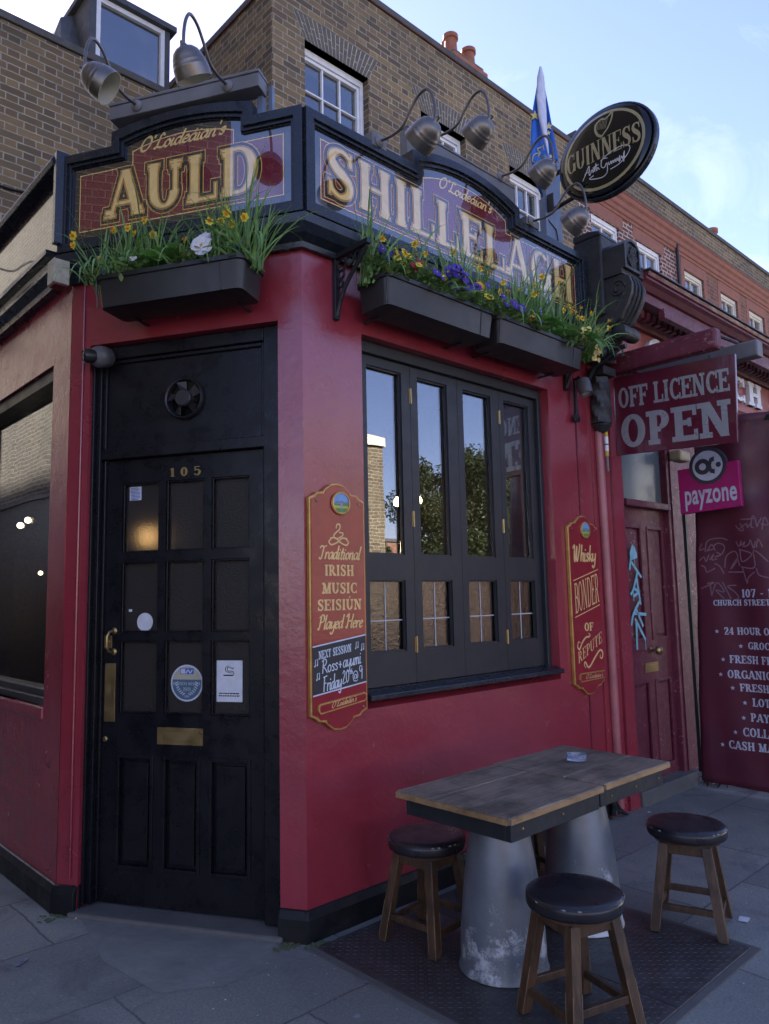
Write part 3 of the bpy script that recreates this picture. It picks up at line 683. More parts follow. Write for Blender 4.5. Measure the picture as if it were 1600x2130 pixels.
# (WF: u, v, w are x, y, z)
pb = MB(); pb.box(-60, 90, -4.6, 60, -.129, 0); tag(pb.build('pavement', M['paving']), kind='structure')
kb = MB(); kb.box(-60, 90, -4.76, -4.602, -.128, .006); tag(kb.build('kerb', M['stone'], bevel=.015), kind='structure')
ap = MB()
P0, P1 = FD.at(-1.20, 0, .0), FD.at(-.08, 0, .0)
pts = [G(*p) for p in ((165, 1905), (560, 1960), (655, 1985), (470, 2050), (330, 2068), (215, 2000))]
ap._a([(p.x, p.y, .0012) for p in pts], [tuple(range(6))]); tag(ap.build('tarmac_patch', M['apron']), kind='structure')
ms = MB()
for cx, cy, r in ((118, 1905, .10), (600, 1968, .07), (660, 1968, .06)):
    c = G(cx, cy)
    for k in range(90):
        a, d = random.uniform(0, 6.28), r*random.random()**.7; x, y = c.x+math.cos(a)*d, c.y+math.sin(a)*d*.6
        s = random.uniform(.003, .009); ms.ball((x, y, .004), s, 5, 0, (1, 1, .35))
tag(ms.build('moss', M['moss']), kind='stuff')

# ------------------------------------------------------------------ the corner pub
pub = thing('corner_pub', 'red painted corner pub with black canted door and folding window', 'pub', FF, (0, 0, 0))
b = MB(FF)
b.sheet(0, 2.44, 0, 3.12, 0, [(.366, 1.965, .925, 2.76)], .16)
b.box(2.44, 2.66, 0, 3.0, -.1, .012)                               # flat pilaster past the straight joint
b.box(2.664, 2.795, 0, 3.0, -.1, .03)
b.prof_u([(.0, .922), (-.16, .985), (-.16, .922)], .367, 1.964)
b.build('wall', M['red'], pub)
b = MB(FF)                                                        # grooves and painted pipe on the street front
b.box(2.268, 2.282, .2, 3.05, .001, .004); b.build('paint_seam', M['redseam'], pub)
b = MB(FD); b.sheet(-1.283, 0, 0, 3.12, 0, [(-1.165, -.125, -.001, 2.755)], .10); b.build('wall', M['red'], pub)
b = MB(FL)
b.sheet(-7.0, -1.112, 0, 3.2, 0, [(-4.2, -1.353, .925, 2.727)], .14); b.build('wall', M['red'], pub)
b = MB(FL); b.box(-4.2, -1.353, .86, .925, -.10, .012); b.build('window_sill', M['red'], pub, bevel=.01)
# skirting, each run with a sloped top
sk = [(.028, 0), (.028, .095), (.012, .125), (.0005, .13), (.0005, 0)]
for fr, a, c in ((FF, -.014, 2.43), (FD, -.125, .014), (FD, -1.297, -1.166), (FL, -7, -1.098)):
    k = MB(fr); k.prof_u(sk, a, c); k.build('skirting', M['blacksk'], pub, bevel=.004)
# moulded course under the signs
cv = [(.0005, 3.085), (.03, 3.085), (.035, 3.11), (.075, 3.135), (.10, 3.175), (.105, 3.215), (.0005, 3.215)]
for fr, a, c in ((FF, 0, 2.42), (FD, -1.283, 0)):
    k = MB(fr); k.prof_u(cv, a, c, s0=(-.57 if fr is FF else -.27), s1=(0 if fr is FF else .57)); k.build('cornice', M['frame'], pub)
k = MB(FL); k.prof_u([(.0005, 3.11), (.05, 3.11), (.055, 3.14), (.10, 3.165), (.10, 3.19), (.0005, 3.19)], -7, -1.14); k.build('cornice', M['frame'], pub)
k = MB(FL); k.box(-7, -1.14, 3.191, 3.235, .0005, .085); k.build('ledge', M['cream'], pub)
k = MB(FL); k.box(-7, -1.14, 3.236, 3.262, .0005, .13); k.build('ledge', M['frame'], pub)
# roof and dark shell behind the fronts so nothing shows through
k = MB(); rf = [(-.5, 4.39), (-.5, 1.1), (.1, .12), (2.78, .12), (2.78, 3.19), (2.04, 3.19), (2.04, 4.39)]
k._a([(x, y, 3.19) for x, y in rf]+[(x, y, 3.14) for x, y in rf], [tuple(range(7)), tuple(range(13, 6, -1))]+[(i, (i+1) % 7, 7+(i+1) % 7, 7+i) for i in range(7)]); k.build('roof', M['slate'], pub)
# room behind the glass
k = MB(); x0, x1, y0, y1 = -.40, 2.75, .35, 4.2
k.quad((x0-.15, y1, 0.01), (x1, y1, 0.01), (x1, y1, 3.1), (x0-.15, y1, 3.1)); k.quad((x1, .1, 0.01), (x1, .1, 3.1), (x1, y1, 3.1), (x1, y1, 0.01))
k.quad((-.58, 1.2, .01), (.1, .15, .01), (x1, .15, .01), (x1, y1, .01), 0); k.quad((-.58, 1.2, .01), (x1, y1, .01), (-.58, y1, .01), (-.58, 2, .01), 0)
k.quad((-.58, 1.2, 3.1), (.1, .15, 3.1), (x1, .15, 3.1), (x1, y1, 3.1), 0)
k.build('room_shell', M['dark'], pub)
k = MB(); k.box(.5, 2.4, 2.3, 2.7, .01, 1.1); k.box(.6, 2.3, 2.29, 2.72, 1.101, 1.15); k.box(-.2, .3, 3.4, 3.9, .01, 1.8)
k.build('bar_counter', M['wood_in'], pub)
for px, py, y in ((826, 1045, 1.5), (871, 1041, 1.7)):
    p = FF.px(px, py, -y); k = MB(FF); k.lathe([(.004, .045), (.014, .038), (.030, .005), (.026, -.02), (.011, -.032)], p, (0, 1, 0), 14); k.build('lamp_bulb', M['bulb'], pub, smooth=60)
for px, py, w_ in ((42, 1093, -.36), (58, 1082, -.40), (84, 1192, -.40)):
    p = FL.px(px, py, w_); k = MB(FL); k.ball(p, .022 if py < 1150 else .014, 12); k.build('lamp_bulb', M['bulb'], pub, smooth=60)

# folding street window
FRAME_W = -.06
wf = MB(FF); wf.box(.366, .42, .985, 2.76, -.13, FRAME_W); wf.box(1.93, 1.965, .985, 2.76, -.13, FRAME_W); wf.box(.4205, 1.9295, 2.70, 2.76, -.13, FRAME_W)
win = wf.build('window', M['sat'], pub, bevel=.004)
k = MB(FF); k.prof_u([(-.13, 1.003), (-.03, 1.003), (.03, .988), (.03, .962), (-.13, .955)], .366, 1.965); k.build('window_sill', M['frame'], win, bevel=.004)
seams = [.4215, .791, 1.176, 1.562, 1.929]
gl = [(.473, .724), (.848, 1.090), (1.228, 1.484), (1.611, 1.863)]
for i in range(4):
    k = MB(FF); a, c = seams[i]+.0012, seams[i+1]-.0012; g0, g1 = gl[i]
    k.sheet(a, c, 1.006, 2.698, -.088, [(g0, g1, 1.667, 2.648), (g0, g1, 1.172, 1.535)], .03)
    k.sheet(a, c, 1.006, 2.698, -.13, [(g0, g1, 1.667, 2.648), (g0, g1, 1.172, 1.535)], .0)
    k.box(a, a+.001, 1.006, 2.698, -.13, -.0885); k.box(c-.001, c, 1.006, 2.698, -.13, -.0885)
    for v0, v1 in ((1.667, 2.648), (1.172, 1.535)):       # beads
        for q in ((g0, g0+.008, v0, v1), (g1-.008, g1, v0, v1), (g0+.0081, g1-.0081, v0, v0+.008), (g0+.0081, g1-.0081, v1-.008, v1)): k.box(*q, -.112, -.098)
    lf = k.build('window_leaf', M['sat'], win)
    k = MB(FF); k.box(g0, g1, 1.667, 2.648, -.122, -.117); k.build('glass_pane', M['glass'], win)
    k = MB(FF); k.box(g0, g1, 1.172, 1.535, -.122, -.117); k.build('glass_pane', M['lowglass'], win)
    k = MB(FF); m_ = (g0+g1)/2; k.box(m_-.003, m_+.003, 1.173, 1.534, -.1165, -.1135); k.box(g0, m_-.0031, 1.327, 1.333, -.1165, -.1135); k.box(m_+.0031, g1, 1.327, 1.333, -.1165, -.1135)
    k.build('leading', M['lead'], win)
for u in (.791, 1.562):
    for v in (2.53, 1.86, 1.20):
        k = MB(FF); k.box(u-.011, u+.011, v-.04, v+.04, -.0878, -.085); k.tube([(u, v-.042, -.083), (u, v+.042, -.083)], .005, 8); k.build('hinge', M['brass'], win)
k = MB(FF); k.box(.42, 1.93, 1.0, 1.665, -.5, -.46); k.build('window_screen', M['wood_in'], win)

# side street window
k = MB(FL); k.box(-4.2, -1.353, 2.655, 2.727, -.14, -.02); k.box(-4.2, -1.353, .925, .965, -.14, -.02); k.box(-4.2, -1.353, .966, 1.0, -.14, -.05); k.box(-1.398, -1.354, 1.001, 2.654, -.14, -.03); k.box(-2.85, -2.80, 1.001, 2.654, -.14, -.03)
sw = k.build('window', M['sat'], pub, bevel=.004)
for a, c in ((-4.2, -2.851), (-2.799, -1.399)):
    k = MB(FL); k.box(a, c, 1.001, 2.654, -.10, -.095); k.build('glass_pane', M['glass'], sw)

# doorway
k = MB(FD)
k.box(-1.164, -1.128, .03, 2.75, -.10, -.045); k.box(-.222, -.126, .03, 2.75, -.10, -.045); k.box(-1.1275, -.2225, 2.685, 2.75, -.10, -.045); k.box(-1.1275, -.2225, 2.168, 2.222, -.10, -.052)
k.box(-1.164, -1.15, .03, 2.7, -.0445, -.02); k.box(-1.1275, -1.112, .03, 2.167, -.10, -.072); k.box(-.238, -.2225, .03, 2.167, -.10, -.072)
k.box(-1.1275, -.2225, 2.2225, 2.6845, -.10, -.078); k.box(-1.1275, -1.108, 2.2225, 2.6845, -.0778, -.062); k.box(-.242, -.2225, 2.2225, 2.6845, -.0778, -.062); k.box(-1.1075, -.2425, 2.665, 2.6845, -.0778, -.062)
k.box(-1.1645, -1.157, .0235, .131, -.0195, -.0012); k.build('door_frame', M['black'], pub, bevel=.004)
k = MB(FD); k.box(-1.19, -.10, -.02, .022, -.22, .045); k.build('door_step', M['stone'], pub, bevel=.012)
cols = [(-1.023, -.810), (-.772, -.560), (-.520, -.315)]; rows = [(1.695, 2.045), (1.302, 1.647), (.912, 1.263)]
pans = [(-1.022, -.828, .196, .714), (-.769, -.577, .196, .714), (-.521, -.315, .196, .714)]
DW = -.090
k = MB(FD); holes = [(a, c, d, e) for a, c in cols for d, e in rows]
k.sheet(-1.1115, -.2385, .03, 2.165, DW, holes+pans, .022)
k.sheet(-1.1115, -.2385, .03, 2.165, DW-.045, holes, 0)
for a, c, d, e in pans:
    k.sheet(a, c, d, e, DW-.022, [(a+.03, c-.03, d+.03, e-.03)], 0)
    k.prism([(a+.03, d+.03), (c-.03, d+.03), (c-.03, e-.03), (a+.03, e-.03)], DW-.0219, DW-.010)
    for q in ((a-.006, a+.012, d-.006, e+.006), (c-.012, c+.006, d-.006, e+.006), (a+.0121, c-.0121, d-.006, d+.012), (a+.0121, c-.0121, e-.012, e+.006)): k.box(*q, DW-.012, DW+.006)
for a, c, d, e in holes:
    for q in ((a, a+.009, d, e), (c-.009, c, d, e), (a+.0091, c-.0091, d, d+.009), (a+.0091, c-.0091, e-.009, e)): k.box(*q, DW-.02, DW-.006)
door = k.build('door', M['black'], pub, bevel=.0025)
for i, (a, c) in enumerate(cols):
    for j, (d, e) in enumerate(rows):
        k = MB(FD); k.box(a, c, d, e, DW-.034, DW-.028); k.build('glass_pane', M['frost'], door)
k = MB(FD); k.ball((-1.07, 1.80, DW-.30), .055, 10); k.build('lamp_bulb', M['glow'], pub, smooth=60)
k = MB(FD); k.sheet(-.80, -.557, .774, .853, DW+.007, [(-.768, -.592, .79, .837)], .004); k.box(-.80, -.557, .774, .853, DW+.001, DW+.0028); k.box(-.766, -.594, .792, .835, DW+.003, DW+.0062); k.build('letterbox', M['brass'], door, bevel=.0015)
k = MB(FD); k.tube([(-1.055, 1.208, DW+.004), (-1.057, 1.212, DW+.04), (-1.06, 1.235, DW+.052), (-1.06, 1.285, DW+.052), (-1.057, 1.306, DW+.04), (-1.055, 1.31, DW+.004)], [.009, .0075, .0065, .0065, .0075, .009], 10)
for v in (1.208, 1.310): k.lathe([(.016, 0), (.017, .004), (.010, .010)], (-1.055, v, DW), (0, 0, 1), 14)
k.build('door_handle', M['brass'], door, smooth=50)
k = MB(FD); k.box(-1.108, -1.066, 1.225, 1.288, DW+.001, DW+.006); k.lathe([(.010, 0), (.010, .006)], (-1.085, 1.257, DW+.006), (0, 0, 1), 12); k.build('night_latch', M['brass'], door, bevel=.001)
k = MB(FD); k.box(-1.102, -1.042, .871, 1.152, DW+.001, DW+.005); k.build('push_plate', M['brass'], door, bevel=.001)
k = MB(FD); k.lathe([(.014, 0), (.014, .006), (.009, .010)], (-1.094, .788, DW), (0, 0, 1), 14); k.build('keyhole_cover', M['brass'], door)
k = MB(FD); text(k, '1 0 5', 'bold', -.748, -.578, 2.062, 2.106, DW+.005, gap=.12, depth=.004); k.build('door_number', M['brass'], door, fix=False)
# painted cable down the canted wall
k = MB(FD); k.tube([(-1.205, 3.09, .006), (-1.205, 2.7, .006), (-1.204, .16, .006)], .006, 6); k.build('cable_cover', M['red'], pub, smooth=60)
k = MB(FF); k.tube([(2.505, 2.55, .03), (2.52, 1.6, .03), (2.53, .05, .03)], .028, 10); k.build('downpipe', M['conduit'], pub, smooth=60)

# extractor fan over the door
fan = thing('extractor_fan', 'round black extractor fan in the panel over the door', 'fan', FD, (-.659, 2.342, -.078))
k = MB(FD); c = (-.659, 2.447, -.0775); k.lathe([(.092, .001), (.105, .001), (.106, .022), (.100, .030), (.093, .024)], c, (0, 0, 1), 32, closed=True); k.build('housing', M['plast'], fan, smooth=40)
k = MB(FD); disc(k, -.659, 2.447, .092, -.0765, n=32); k.build('back_plate', M['lens'], fan)
k = MB(FD); k.lathe([(.044, .001), (.044, .030), (.038, .036), (0.001, .036)], c, (0, 0, 1), 24, cap=False); k.build('hub', M['plast'], fan, smooth=40)
for i in range(5):
    k = MB(FD); q = R(72*i+20); A = []
    for r, t, h in ((.045, -.25, .006), (.045, .35, .026), (.088, .42, .024), (.088, -.10, .004)):
        A.append((-.659+r*math.cos(q+t), 2.447+r*math.sin(q+t), -.0765+h))
    k.quad(*A); k.build('blade', M['plast'], fan, solid=.003)
# dome camera
cam_t = thing('dome_camera', 'grey dome security camera at the top corner of the door opening', 'camera', FD, (-1.10, 2.62, -.02))
pc = FD.px(207, 742, .03); k = MB(FD); k.lathe([(.052, -.06), (.056, -.03), (.056, 0), (.05, .02), (.03, .034), (.004, .04)], pc, (.1, -.25, 1), 24); k.build('base', M['cctv'], cam_t, smooth=45)
e = pc+Vector((-.012, -.004, .03)); dr_ = Vector((-.62, -.12, .75)); k = MB(FD); k.lathe([(.028, -.01), (.036, .012), (.035, .045), (.026, .05), (.024, .044), (.001, .044)], e, dr_, 20, cap=False); k.build('eyeball', M['plast'], cam_t, smooth=40)
k = MB(FD); k.lathe([(.022, .045), (.012, .05), (.001, .051)], e, dr_, 16); k.build('lens', M['lens'], cam_t, smooth=60)

# notices on the door glass
GW = DW-.0275
k = MB(FD); k.box(-.502, -.367, .974, 1.166, GW, GW+.0015)
no = thing('smoking_notice', 'white no smoking notice on the lowest right pane of the door', 'notice', FD, (-.435, .974, GW))
k.build('card', M['paper'], no)
k = MB(FD); z = GW+.002
k.box(-.466, -.443, 1.094, 1.100, z, z+.0003); k.box(-.4425, -.415, 1.094, 1.100, z, z+.0003)
pline(k, [(-.412, 1.098), (-.412, 1.112), (-.425, 1.116), (-.442, 1.118), (-.446, 1.13), (-.434, 1.136), (-.42, 1.128), (-.412, 1.132)], .0016, z); pline(k, [(-.416, 1.108), (-.428, 1.108), (-.452, 1.116), (-.455, 1.132), (-.44, 1.142)], .0014, z)
for v, a, c in ((1.010, -.487, -.383), (.999, -.490, -.380)):
    u = a
    while u < c: l_ = random.uniform(.006, .014); k.box(u, min(u+l_, c), v, v+.0055, z, z+.0003); u += l_+.003
k.build('print', M['ink'], no)
k = MB(FD); ringp(k, -.432, 1.10, .036, .036, .0012, z, a0=-80, a1=40, n=16); k.build('pale_ring', plain('faint_yellow_print', (.62, .62, .42), .6), no)
rs = thing('member_sticker', 'round blue and gold 2020 business member sticker on the lowest middle pane', 'sticker', FD, (-.663, .967, GW))
k = MB(FD); disc(k, -.663, 1.058, .087, GW, 0); ringp(k, -.663, 1.058, .083, .083, .004, GW+.0004, 1)
pts = [(-.663+.079*math.cos(R(q)), 1.058+.079*math.sin(R(q))) for q in range(12, 169, 12)]; k.poly(pts, GW+.0006, 2)
k.box(-.70, -.626, 1.100, 1.128, GW+.0007, GW+.0012, 3); k.box(-.696, -.672, 1.103, 1.125, GW+.0013, GW+.0016, 1); pline(k, [(-.668, 1.104), (-.656, 1.12), (-.645, 1.106), (-.634, 1.12)], .003, GW+.0016, 1)
text(k, 'BUSINESS MEMBER', 'thin', -.737, -.588, 1.048, 1.062, GW+.0007, mat=1); text(k, '2020', 'thin', -.684, -.642, 1.02, 1.038, GW+.0007, mat=1); text(k, 'GBR', 'thin', -.678, -.648, .99, 1.002, GW+.0007, mat=1)
for s in (-1, 1):
    for q in range(7):
        a = R(-90+s*(22+q*11)); x, y = -.663+.06*math.cos(a), 1.058+.06*math.sin(a); pline(k, [(x, y), (x-s*.012, y+.008)], .0022, GW+.0008, 1, k=0)
k.build('disc', [plain('sticker_blue', (.07, .13, .19), .4), M['ltgrey'], plain('sticker_gold', (.46, .43, .30), .4), plain('sticker_royal', (.05, .12, .45), .4)], rs, fix=False)
k = MB(FD); disc(k, -.900, 1.351, .045, GW+.001); o = k.build('round_sticker', M['paper']); tag(o, 'blank white round sticker above the door handle pane bar', 'sticker')
k = MB(FD); k.box(-.994, -.975, 1.403, 1.415, GW, GW+.001); o = k.build('small_label', M['paper']); tag(o, 'tiny white label left of the blank round sticker on the door glass', 'sticker')
k = MB(FD); k.box(-1.000, -.932, 1.961, 2.03, GW, GW+.001)
for i in range(9):
    v = 1.964+i*.0072; k.box(-.998+random.random()*.01, -.936-random.random()*.015, v, v+.0035, GW+.0012, GW+.0016, 1)
o = k.build('licence_sticker', [M['ltgrey'], plain('sticker_ink_blue', (.05, .10, .32), .5)]); tag(o, 'small blue printed sticker in the top left pane of the door', 'sticker')
# ------------------------------------------------------------------ fascia signs
def arch(u0, u1, v0, v1, n=16):        # shallow arc rising from v0 at the ends to v1 in the middle
    h = v1-v0; c = u1-u0; r = (c*c/4+h*h)/(2*h); out_ = []
    for i in range(n+1):
        u = u0+c*i/n; out_.append((u, v0+math.sqrt(r*r-(u-(u0+u1)/2)**2)-(r-h)))
    return out_
def sign_outline(u0, s0, s1, u1, vb, vs, va, vp, d=0, n=16):
    return [(u0+d, vb+d), (u1-d, vb+d), (u1-d, vs-d), (s1-d, vs-d)] + [(a, b-d) for a, b in reversed(arch(s0+d, s1-d, va, vp, n))] + [(s0+d, vs-d), (u0+d, vs-d)]
def ring_between(mb, A, B, w0, w1, mat=0):
    n = len(A)
    for i in range(n):
        j = (i+1) % n
        mb._a([(*A[i], w1), (*A[j], w1), (*B[j], w1), (*B[i], w1), (*A[i], w0), (*A[j], w0), (*B[j], w0), (*B[i], w0)], [(0, 1, 2, 3), (0, 4, 5, 1), (3, 2, 6, 7)], mat)
def fascia(fr, nm, label, dims, word, wu, ws, script_at):
    u0, s0, s1, u1, vb, vs, va, vp = dims
    t = thing('fascia_sign', label, 'sign', fr, ((u0+u1)/2, vb, .03))
    O = [sign_outline(*dims, d=x) for x in (0, .045, .062, .066)]
    k = MB(fr); ring_between(k, O[0], O[1], .001, .112); ring_between(k, O[1], O[2], .072, .098); ring_between(k, O[2], O[3], .06, .084); k.build('frame', M['frame'], t, bevel=.004)
    k = MB(fr); k.prism(O[3], .03, .0790); k.build('panel', M['margin'], t)
    k = MB(fr); k.poly(sign_outline(*dims, d=.108), .0796); k.build('panel', M['signred'], t)
    k = MB(fr); A = sign_outline(*dims, d=.105); B = sign_outline(*dims, d=.110)
    for i in range(len(A)):
        j = (i+1) % len(A); k.quad((*A[i], .0803), (*A[j], .0803), (*B[j], .0803), (*B[i], .0803))
    k.build('border_line', M['goldlt'], t, fix=False)
    a, c, d, e_ = wu
    k = MB(fr)
    text(k, word, 'deco', a, c, d, e_, .0806, e=.098, mat=0, gap=ws); text(k, word, 'deco', a, c, d, e_, .0822, e=.076, mat=1, gap=ws)
    text(k, word, 'deco', a, c, d, e_, .0838, e=.016, mat=2, gap=ws); text(k, word, 'deco', a, c, d, e_, .0854, e=-.022, mat=3, gap=ws)
    k.build('lettering', [M['gold'], M['ink'], M['golddk'], M['goldlt']], t, fix=False)
    k = MB(fr); script(k, "O'Loideáian's", *script_at, .0806, broad=.20, thin=.07, slant=.28); k.build('script_lettering', M['goldlt'], t, fix=False)
    return t
fascia(FD, 'a', 'maroon glazed sign with gold AULD lettering over the door', (-1.295, -.985, -.208, .052, 3.219, 3.738, 3.812, 3.856), 'AULD', (-1.025, -.185, 3.366, 3.612), .10, (-.842, -.365, 3.694, .072))
fascia(FF, 'b', 'long maroon glazed sign with gold SHILLELAGH lettering over the window', (-.052, .655, 1.590, 2.33, 3.219, 3.735, 3.812, 3.886), 'SHILLELAGH', (.085, 2.185, 3.366, 3.620), .085, (.885, 1.345, 3.704, .07))
t = thing('fascia_sign', 'dark glossy sign reflecting brickwork along the side street', 'sign', FL, (-3, 3.26, .05))
k = MB(FL); k.box(-7, -1.075, 3.263, 3.69, .02, .079); k.build('panel', M['sideglass'], t)
k = MB(FL); k.prof_u([(.001, 3.691), (.13, 3.691), (.14, 3.72), (.12, 3.76), (.001, 3.77)], -7, -1.075); k.box(-1.0745, -1.035, 3.263, 3.76, .001, .125); k.build('frame', M['frame'], t, bevel=.004)
# timber rails that carry the lamps
t = thing('lamp_rail', 'grey timber rail above the AULD sign with two lamps', 'rail', FD, (-.57, 3.86, .05))
k = MB(FD); k.box(-.985, -.158, 3.866, 3.935, .04, .13); k.box(-.988, -.155, 3.9355, 3.952, .035, .136); k.build('beam', M['beam'], t, bevel=.004)
for q in ((-.20, -.17, 3.70, 3.8655, .02, .06), (-.155, -.135, 3.80, 3.93, .0, .03), (-.96, -.93, 3.70, 3.8655, .02, .06)): k = MB(FD); k.box(*q); k.build('bracket', M['post'], t, bevel=.002)
t = thing('lamp_rail', 'grey timber rail behind the arched top of the SHILLELAGH sign', 'rail', FF, (1.1, 3.8, -.02))
k = MB(FF); k.box(.70, 1.66, 3.80, 4.00, -.03, .03); k.box(.70, 1.66, 4.0005, 4.015, -.035, .035); k.build('beam', M['beam'], t, bevel=.004)
for q in ((.36, .46, 3.715, 3.79, .02, .115), (1.655, 1.79, 3.738, 3.79, .02, .115)): k = MB(FF); k.box(*q); k.build('mounting_block', M['beam'], t, bevel=.003)

# swan-neck lamps: one built, the others copied
def lamp_matrix(fr, u, v, w): return fr.M @ Matrix.Translation((u, v, w))
def make_lamp(label, ax, fr0=(.408, 3.745, .115)):
    t = thing('swan_neck_lamp', label, 'lamp', FF, fr0, 'swan neck lamps over the signs'); FT = Frame(FF.at(*fr0), (1, 0, 0))
    k = MB(FT); k.lathe([(.030, .001), (.030, .006), (.022, .014), (.011, .02)], (0, 0, 0), (0, 0, 1), 18); k.build('base_plate', M['beam'], t, smooth=40)
    k = MB(FT); P = smooth_path([(0, 0, .015), (0, -.012, .10), (0, .0, .17), (0, .055, .225), (0, .10, .28), (0, .105, .338), (0, .055, .372), (0, -.02, .388), (0, -.085, .388)], 6)
    k.tube(P, .0075, 8); k.build('arm', M['pewter'], t, smooth=60)
    ax = Vector(ax).normalized(); ap_ = Vector((0, -.085, .388)); sc = .64
    outer = [(.014, -.035), (.020, -.014), (.032, .0), (.060, .010), (.088, .035), (.104, .07), (.1095, .092), (.1125, .095), (.113, .102), (.1165, .122), (.1195, .125), (.1195, .132), (.1225, .16), (.124, .205)]
    inn = [(.119, .205), (.114, .15), (.102, .09), (.080, .045), (.05, .018), (.001, .012)]
    outer = [(a*sc, b*sc) for a, b in outer]; inn = [(a*sc, b*sc) for a, b in inn]
    k = MB(FT); k.lathe(outer, ap_, ax, 32, cap=False); k.lathe([outer[-1], inn[0]], ap_, ax, 32, 1, cap=False); k.lathe(inn, ap_, ax, 32, 1, cap=False); k.build('shade', [M['pewter'], M['inner']], t, smooth=50)
    k = MB(FT); k.lathe([(.012, .02), (.013, .04), (.024, .065), (.021, .085), (.001, .092)], ap_, ax, 16, cap=False); k.build('bulb', M['unlit'], t, smooth=60)
    return t
M['unlit'] = plain('unlit_bulb', (.6, .6, .56), .25)
lamp0 = make_lamp('pewter swan neck lamp on its own block, nearest the corner of the long sign', (0, -.42, -.90))
copy_thing(lamp0, lamp_matrix(FF, *[FF.px(905, 287, .031)[q] for q in (0, 1)], .031), 'pewter swan neck lamp rising behind another lamp over the sign arch')
copy_thing(lamp0, lamp_matrix(FF, *[FF.px(1040, 368, .031)[q] for q in (0, 1)], .031), 'pewter swan neck lamp in front of the blue flag')
copy_thing(lamp0, lamp_matrix(FF, 1.70, 3.762, .115), 'pewter swan neck lamp beneath the oval sign')
lampA = make_lamp('pewter swan neck lamp showing its cream inside against the brick wall', (.72, -.58, -.38)); TM[lampA] = lampA.matrix_world
lampA.matrix_world = lamp_matrix(FD, -.822, 3.905, .13)
lampB = make_lamp('pewter swan neck lamp below the dormer, its shade turned away', (.12, -.86, -.5)); lampB.matrix_world = lamp_matrix(FD, -.321, 3.897, .13)
for y in (2.6, 3.9): copy_thing(lamp0, lamp_matrix(FL, -y, 3.73, .13), 'swan neck lamp over the dark side street sign, nearer the door' if y < 3 else 'swan neck lamp over the dark side street sign, farther from the door')

# ------------------------------------------------------------------ flower troughs
def trough(fr, u0, u1, vb, vt, w0, w1, label):
    t = thing('flower_trough', label, 'flower trough', fr, ((u0+u1)/2, vb, (w0+w1)/2), 'black plastic flower troughs')
    k = MB(fr)
    def ring(d, v, r):
        a, c, e, f = u0+d, u1-d, w0+d*.6, w1-d; o = []
        for cx, cw, q0 in ((c-r, f-r, 0), (a+r, f-r, 90), (a+r, e+r, 180), (c-r, e+r, 270)):
            for i in range(4): q = R(q0+i*30); o.append((cx+r*math.cos(q), v, cw+r*math.sin(q)))
        return o
    lv = [(.014, vb, .03), (.0, vt-.022, .035), (-.010, vt-.02, .04), (-.010, vt, .04), (.004, vt, .03), (.022, vt-.03, .03)]
    P = []; 
    for q in lv: P += ring(*q)
    n = 16; Fc = [tuple(range(n))]
    for i in range(len(lv)-1):
        for j in range(n): Fc.append((i*n+j, i*n+(j+1) % n, (i+1)*n+(j+1) % n, (i+1)*n+j))
    k._a(P, Fc)
    for s in (u0+.004, u1-.11): k.tube([(s, vb+.002, w1-.014), (s, vt-.024, w1)], .004, 6)
    k.build('tub', M['plast'], t, smooth=35)
    k = MB(fr); k.box(u0+.03, u1-.03, vt-.06, vt-.032, w0+.03, w1-.03); k.build('soil', M['soil'], t)
    for s in (u0+.10, u1-.10):
        k = MB(fr); k.box(s-.008, s+.008, vb-.008, vb-.001, .001, w0+.06); k.build('support_bar', M['iron'], t)
    return t
trough(FD, -.925, -.165, 2.820, 2.968, .06, .28, 'black plastic flower trough over the door under the AULD sign')
trough(FF, .285, 1.085, 2.820, 2.968, .06, .28, 'black plastic flower trough over the window, the one nearer the door')
trough(FF, 1.13, 1.965, 2.820, 2.968, .06, .28, 'black plastic flower trough at the shop end of the window')
def iron_bracket(u, label):
    t = thing('iron_bracket', label, 'bracket', FF, (u, 2.79, .01))
    k = MB(FF); k.box(u-.014, u+.014, 2.785, 3.11, .001, .026); k.box(u-.014, u+.014, 3.085, 3.11, .0265, .26)
    P = [(u, 2.80, .02), (u, 2.87, .045), (u, 2.95, .10), (u, 3.03, .19), (u, 3.082, .25)]
    q = smooth_path(P, 5); k.tube(q, .011, 6)
    k.build('frame', M['iron'], t, bevel=.002)
    k = MB(FF)
    for v, w_, r in ((3.045, .06, .03), (3.0, .055, .022), (3.05, .12, .026), (2.955, .05, .018), (3.06, .175, .018)):
        k.tube([(u, v+r*math.sin(R(a)), w_+r*math.cos(R(a))) for a in range(0, 361, 30)], .0055, 6)
    k.build('scrollwork', M['iron'], t, smooth=60)
iron_bracket(.195, 'black cast iron scroll bracket left of the window trough'); iron_bracket(2.16, 'black cast iron scroll bracket by the carved console end of the trough')

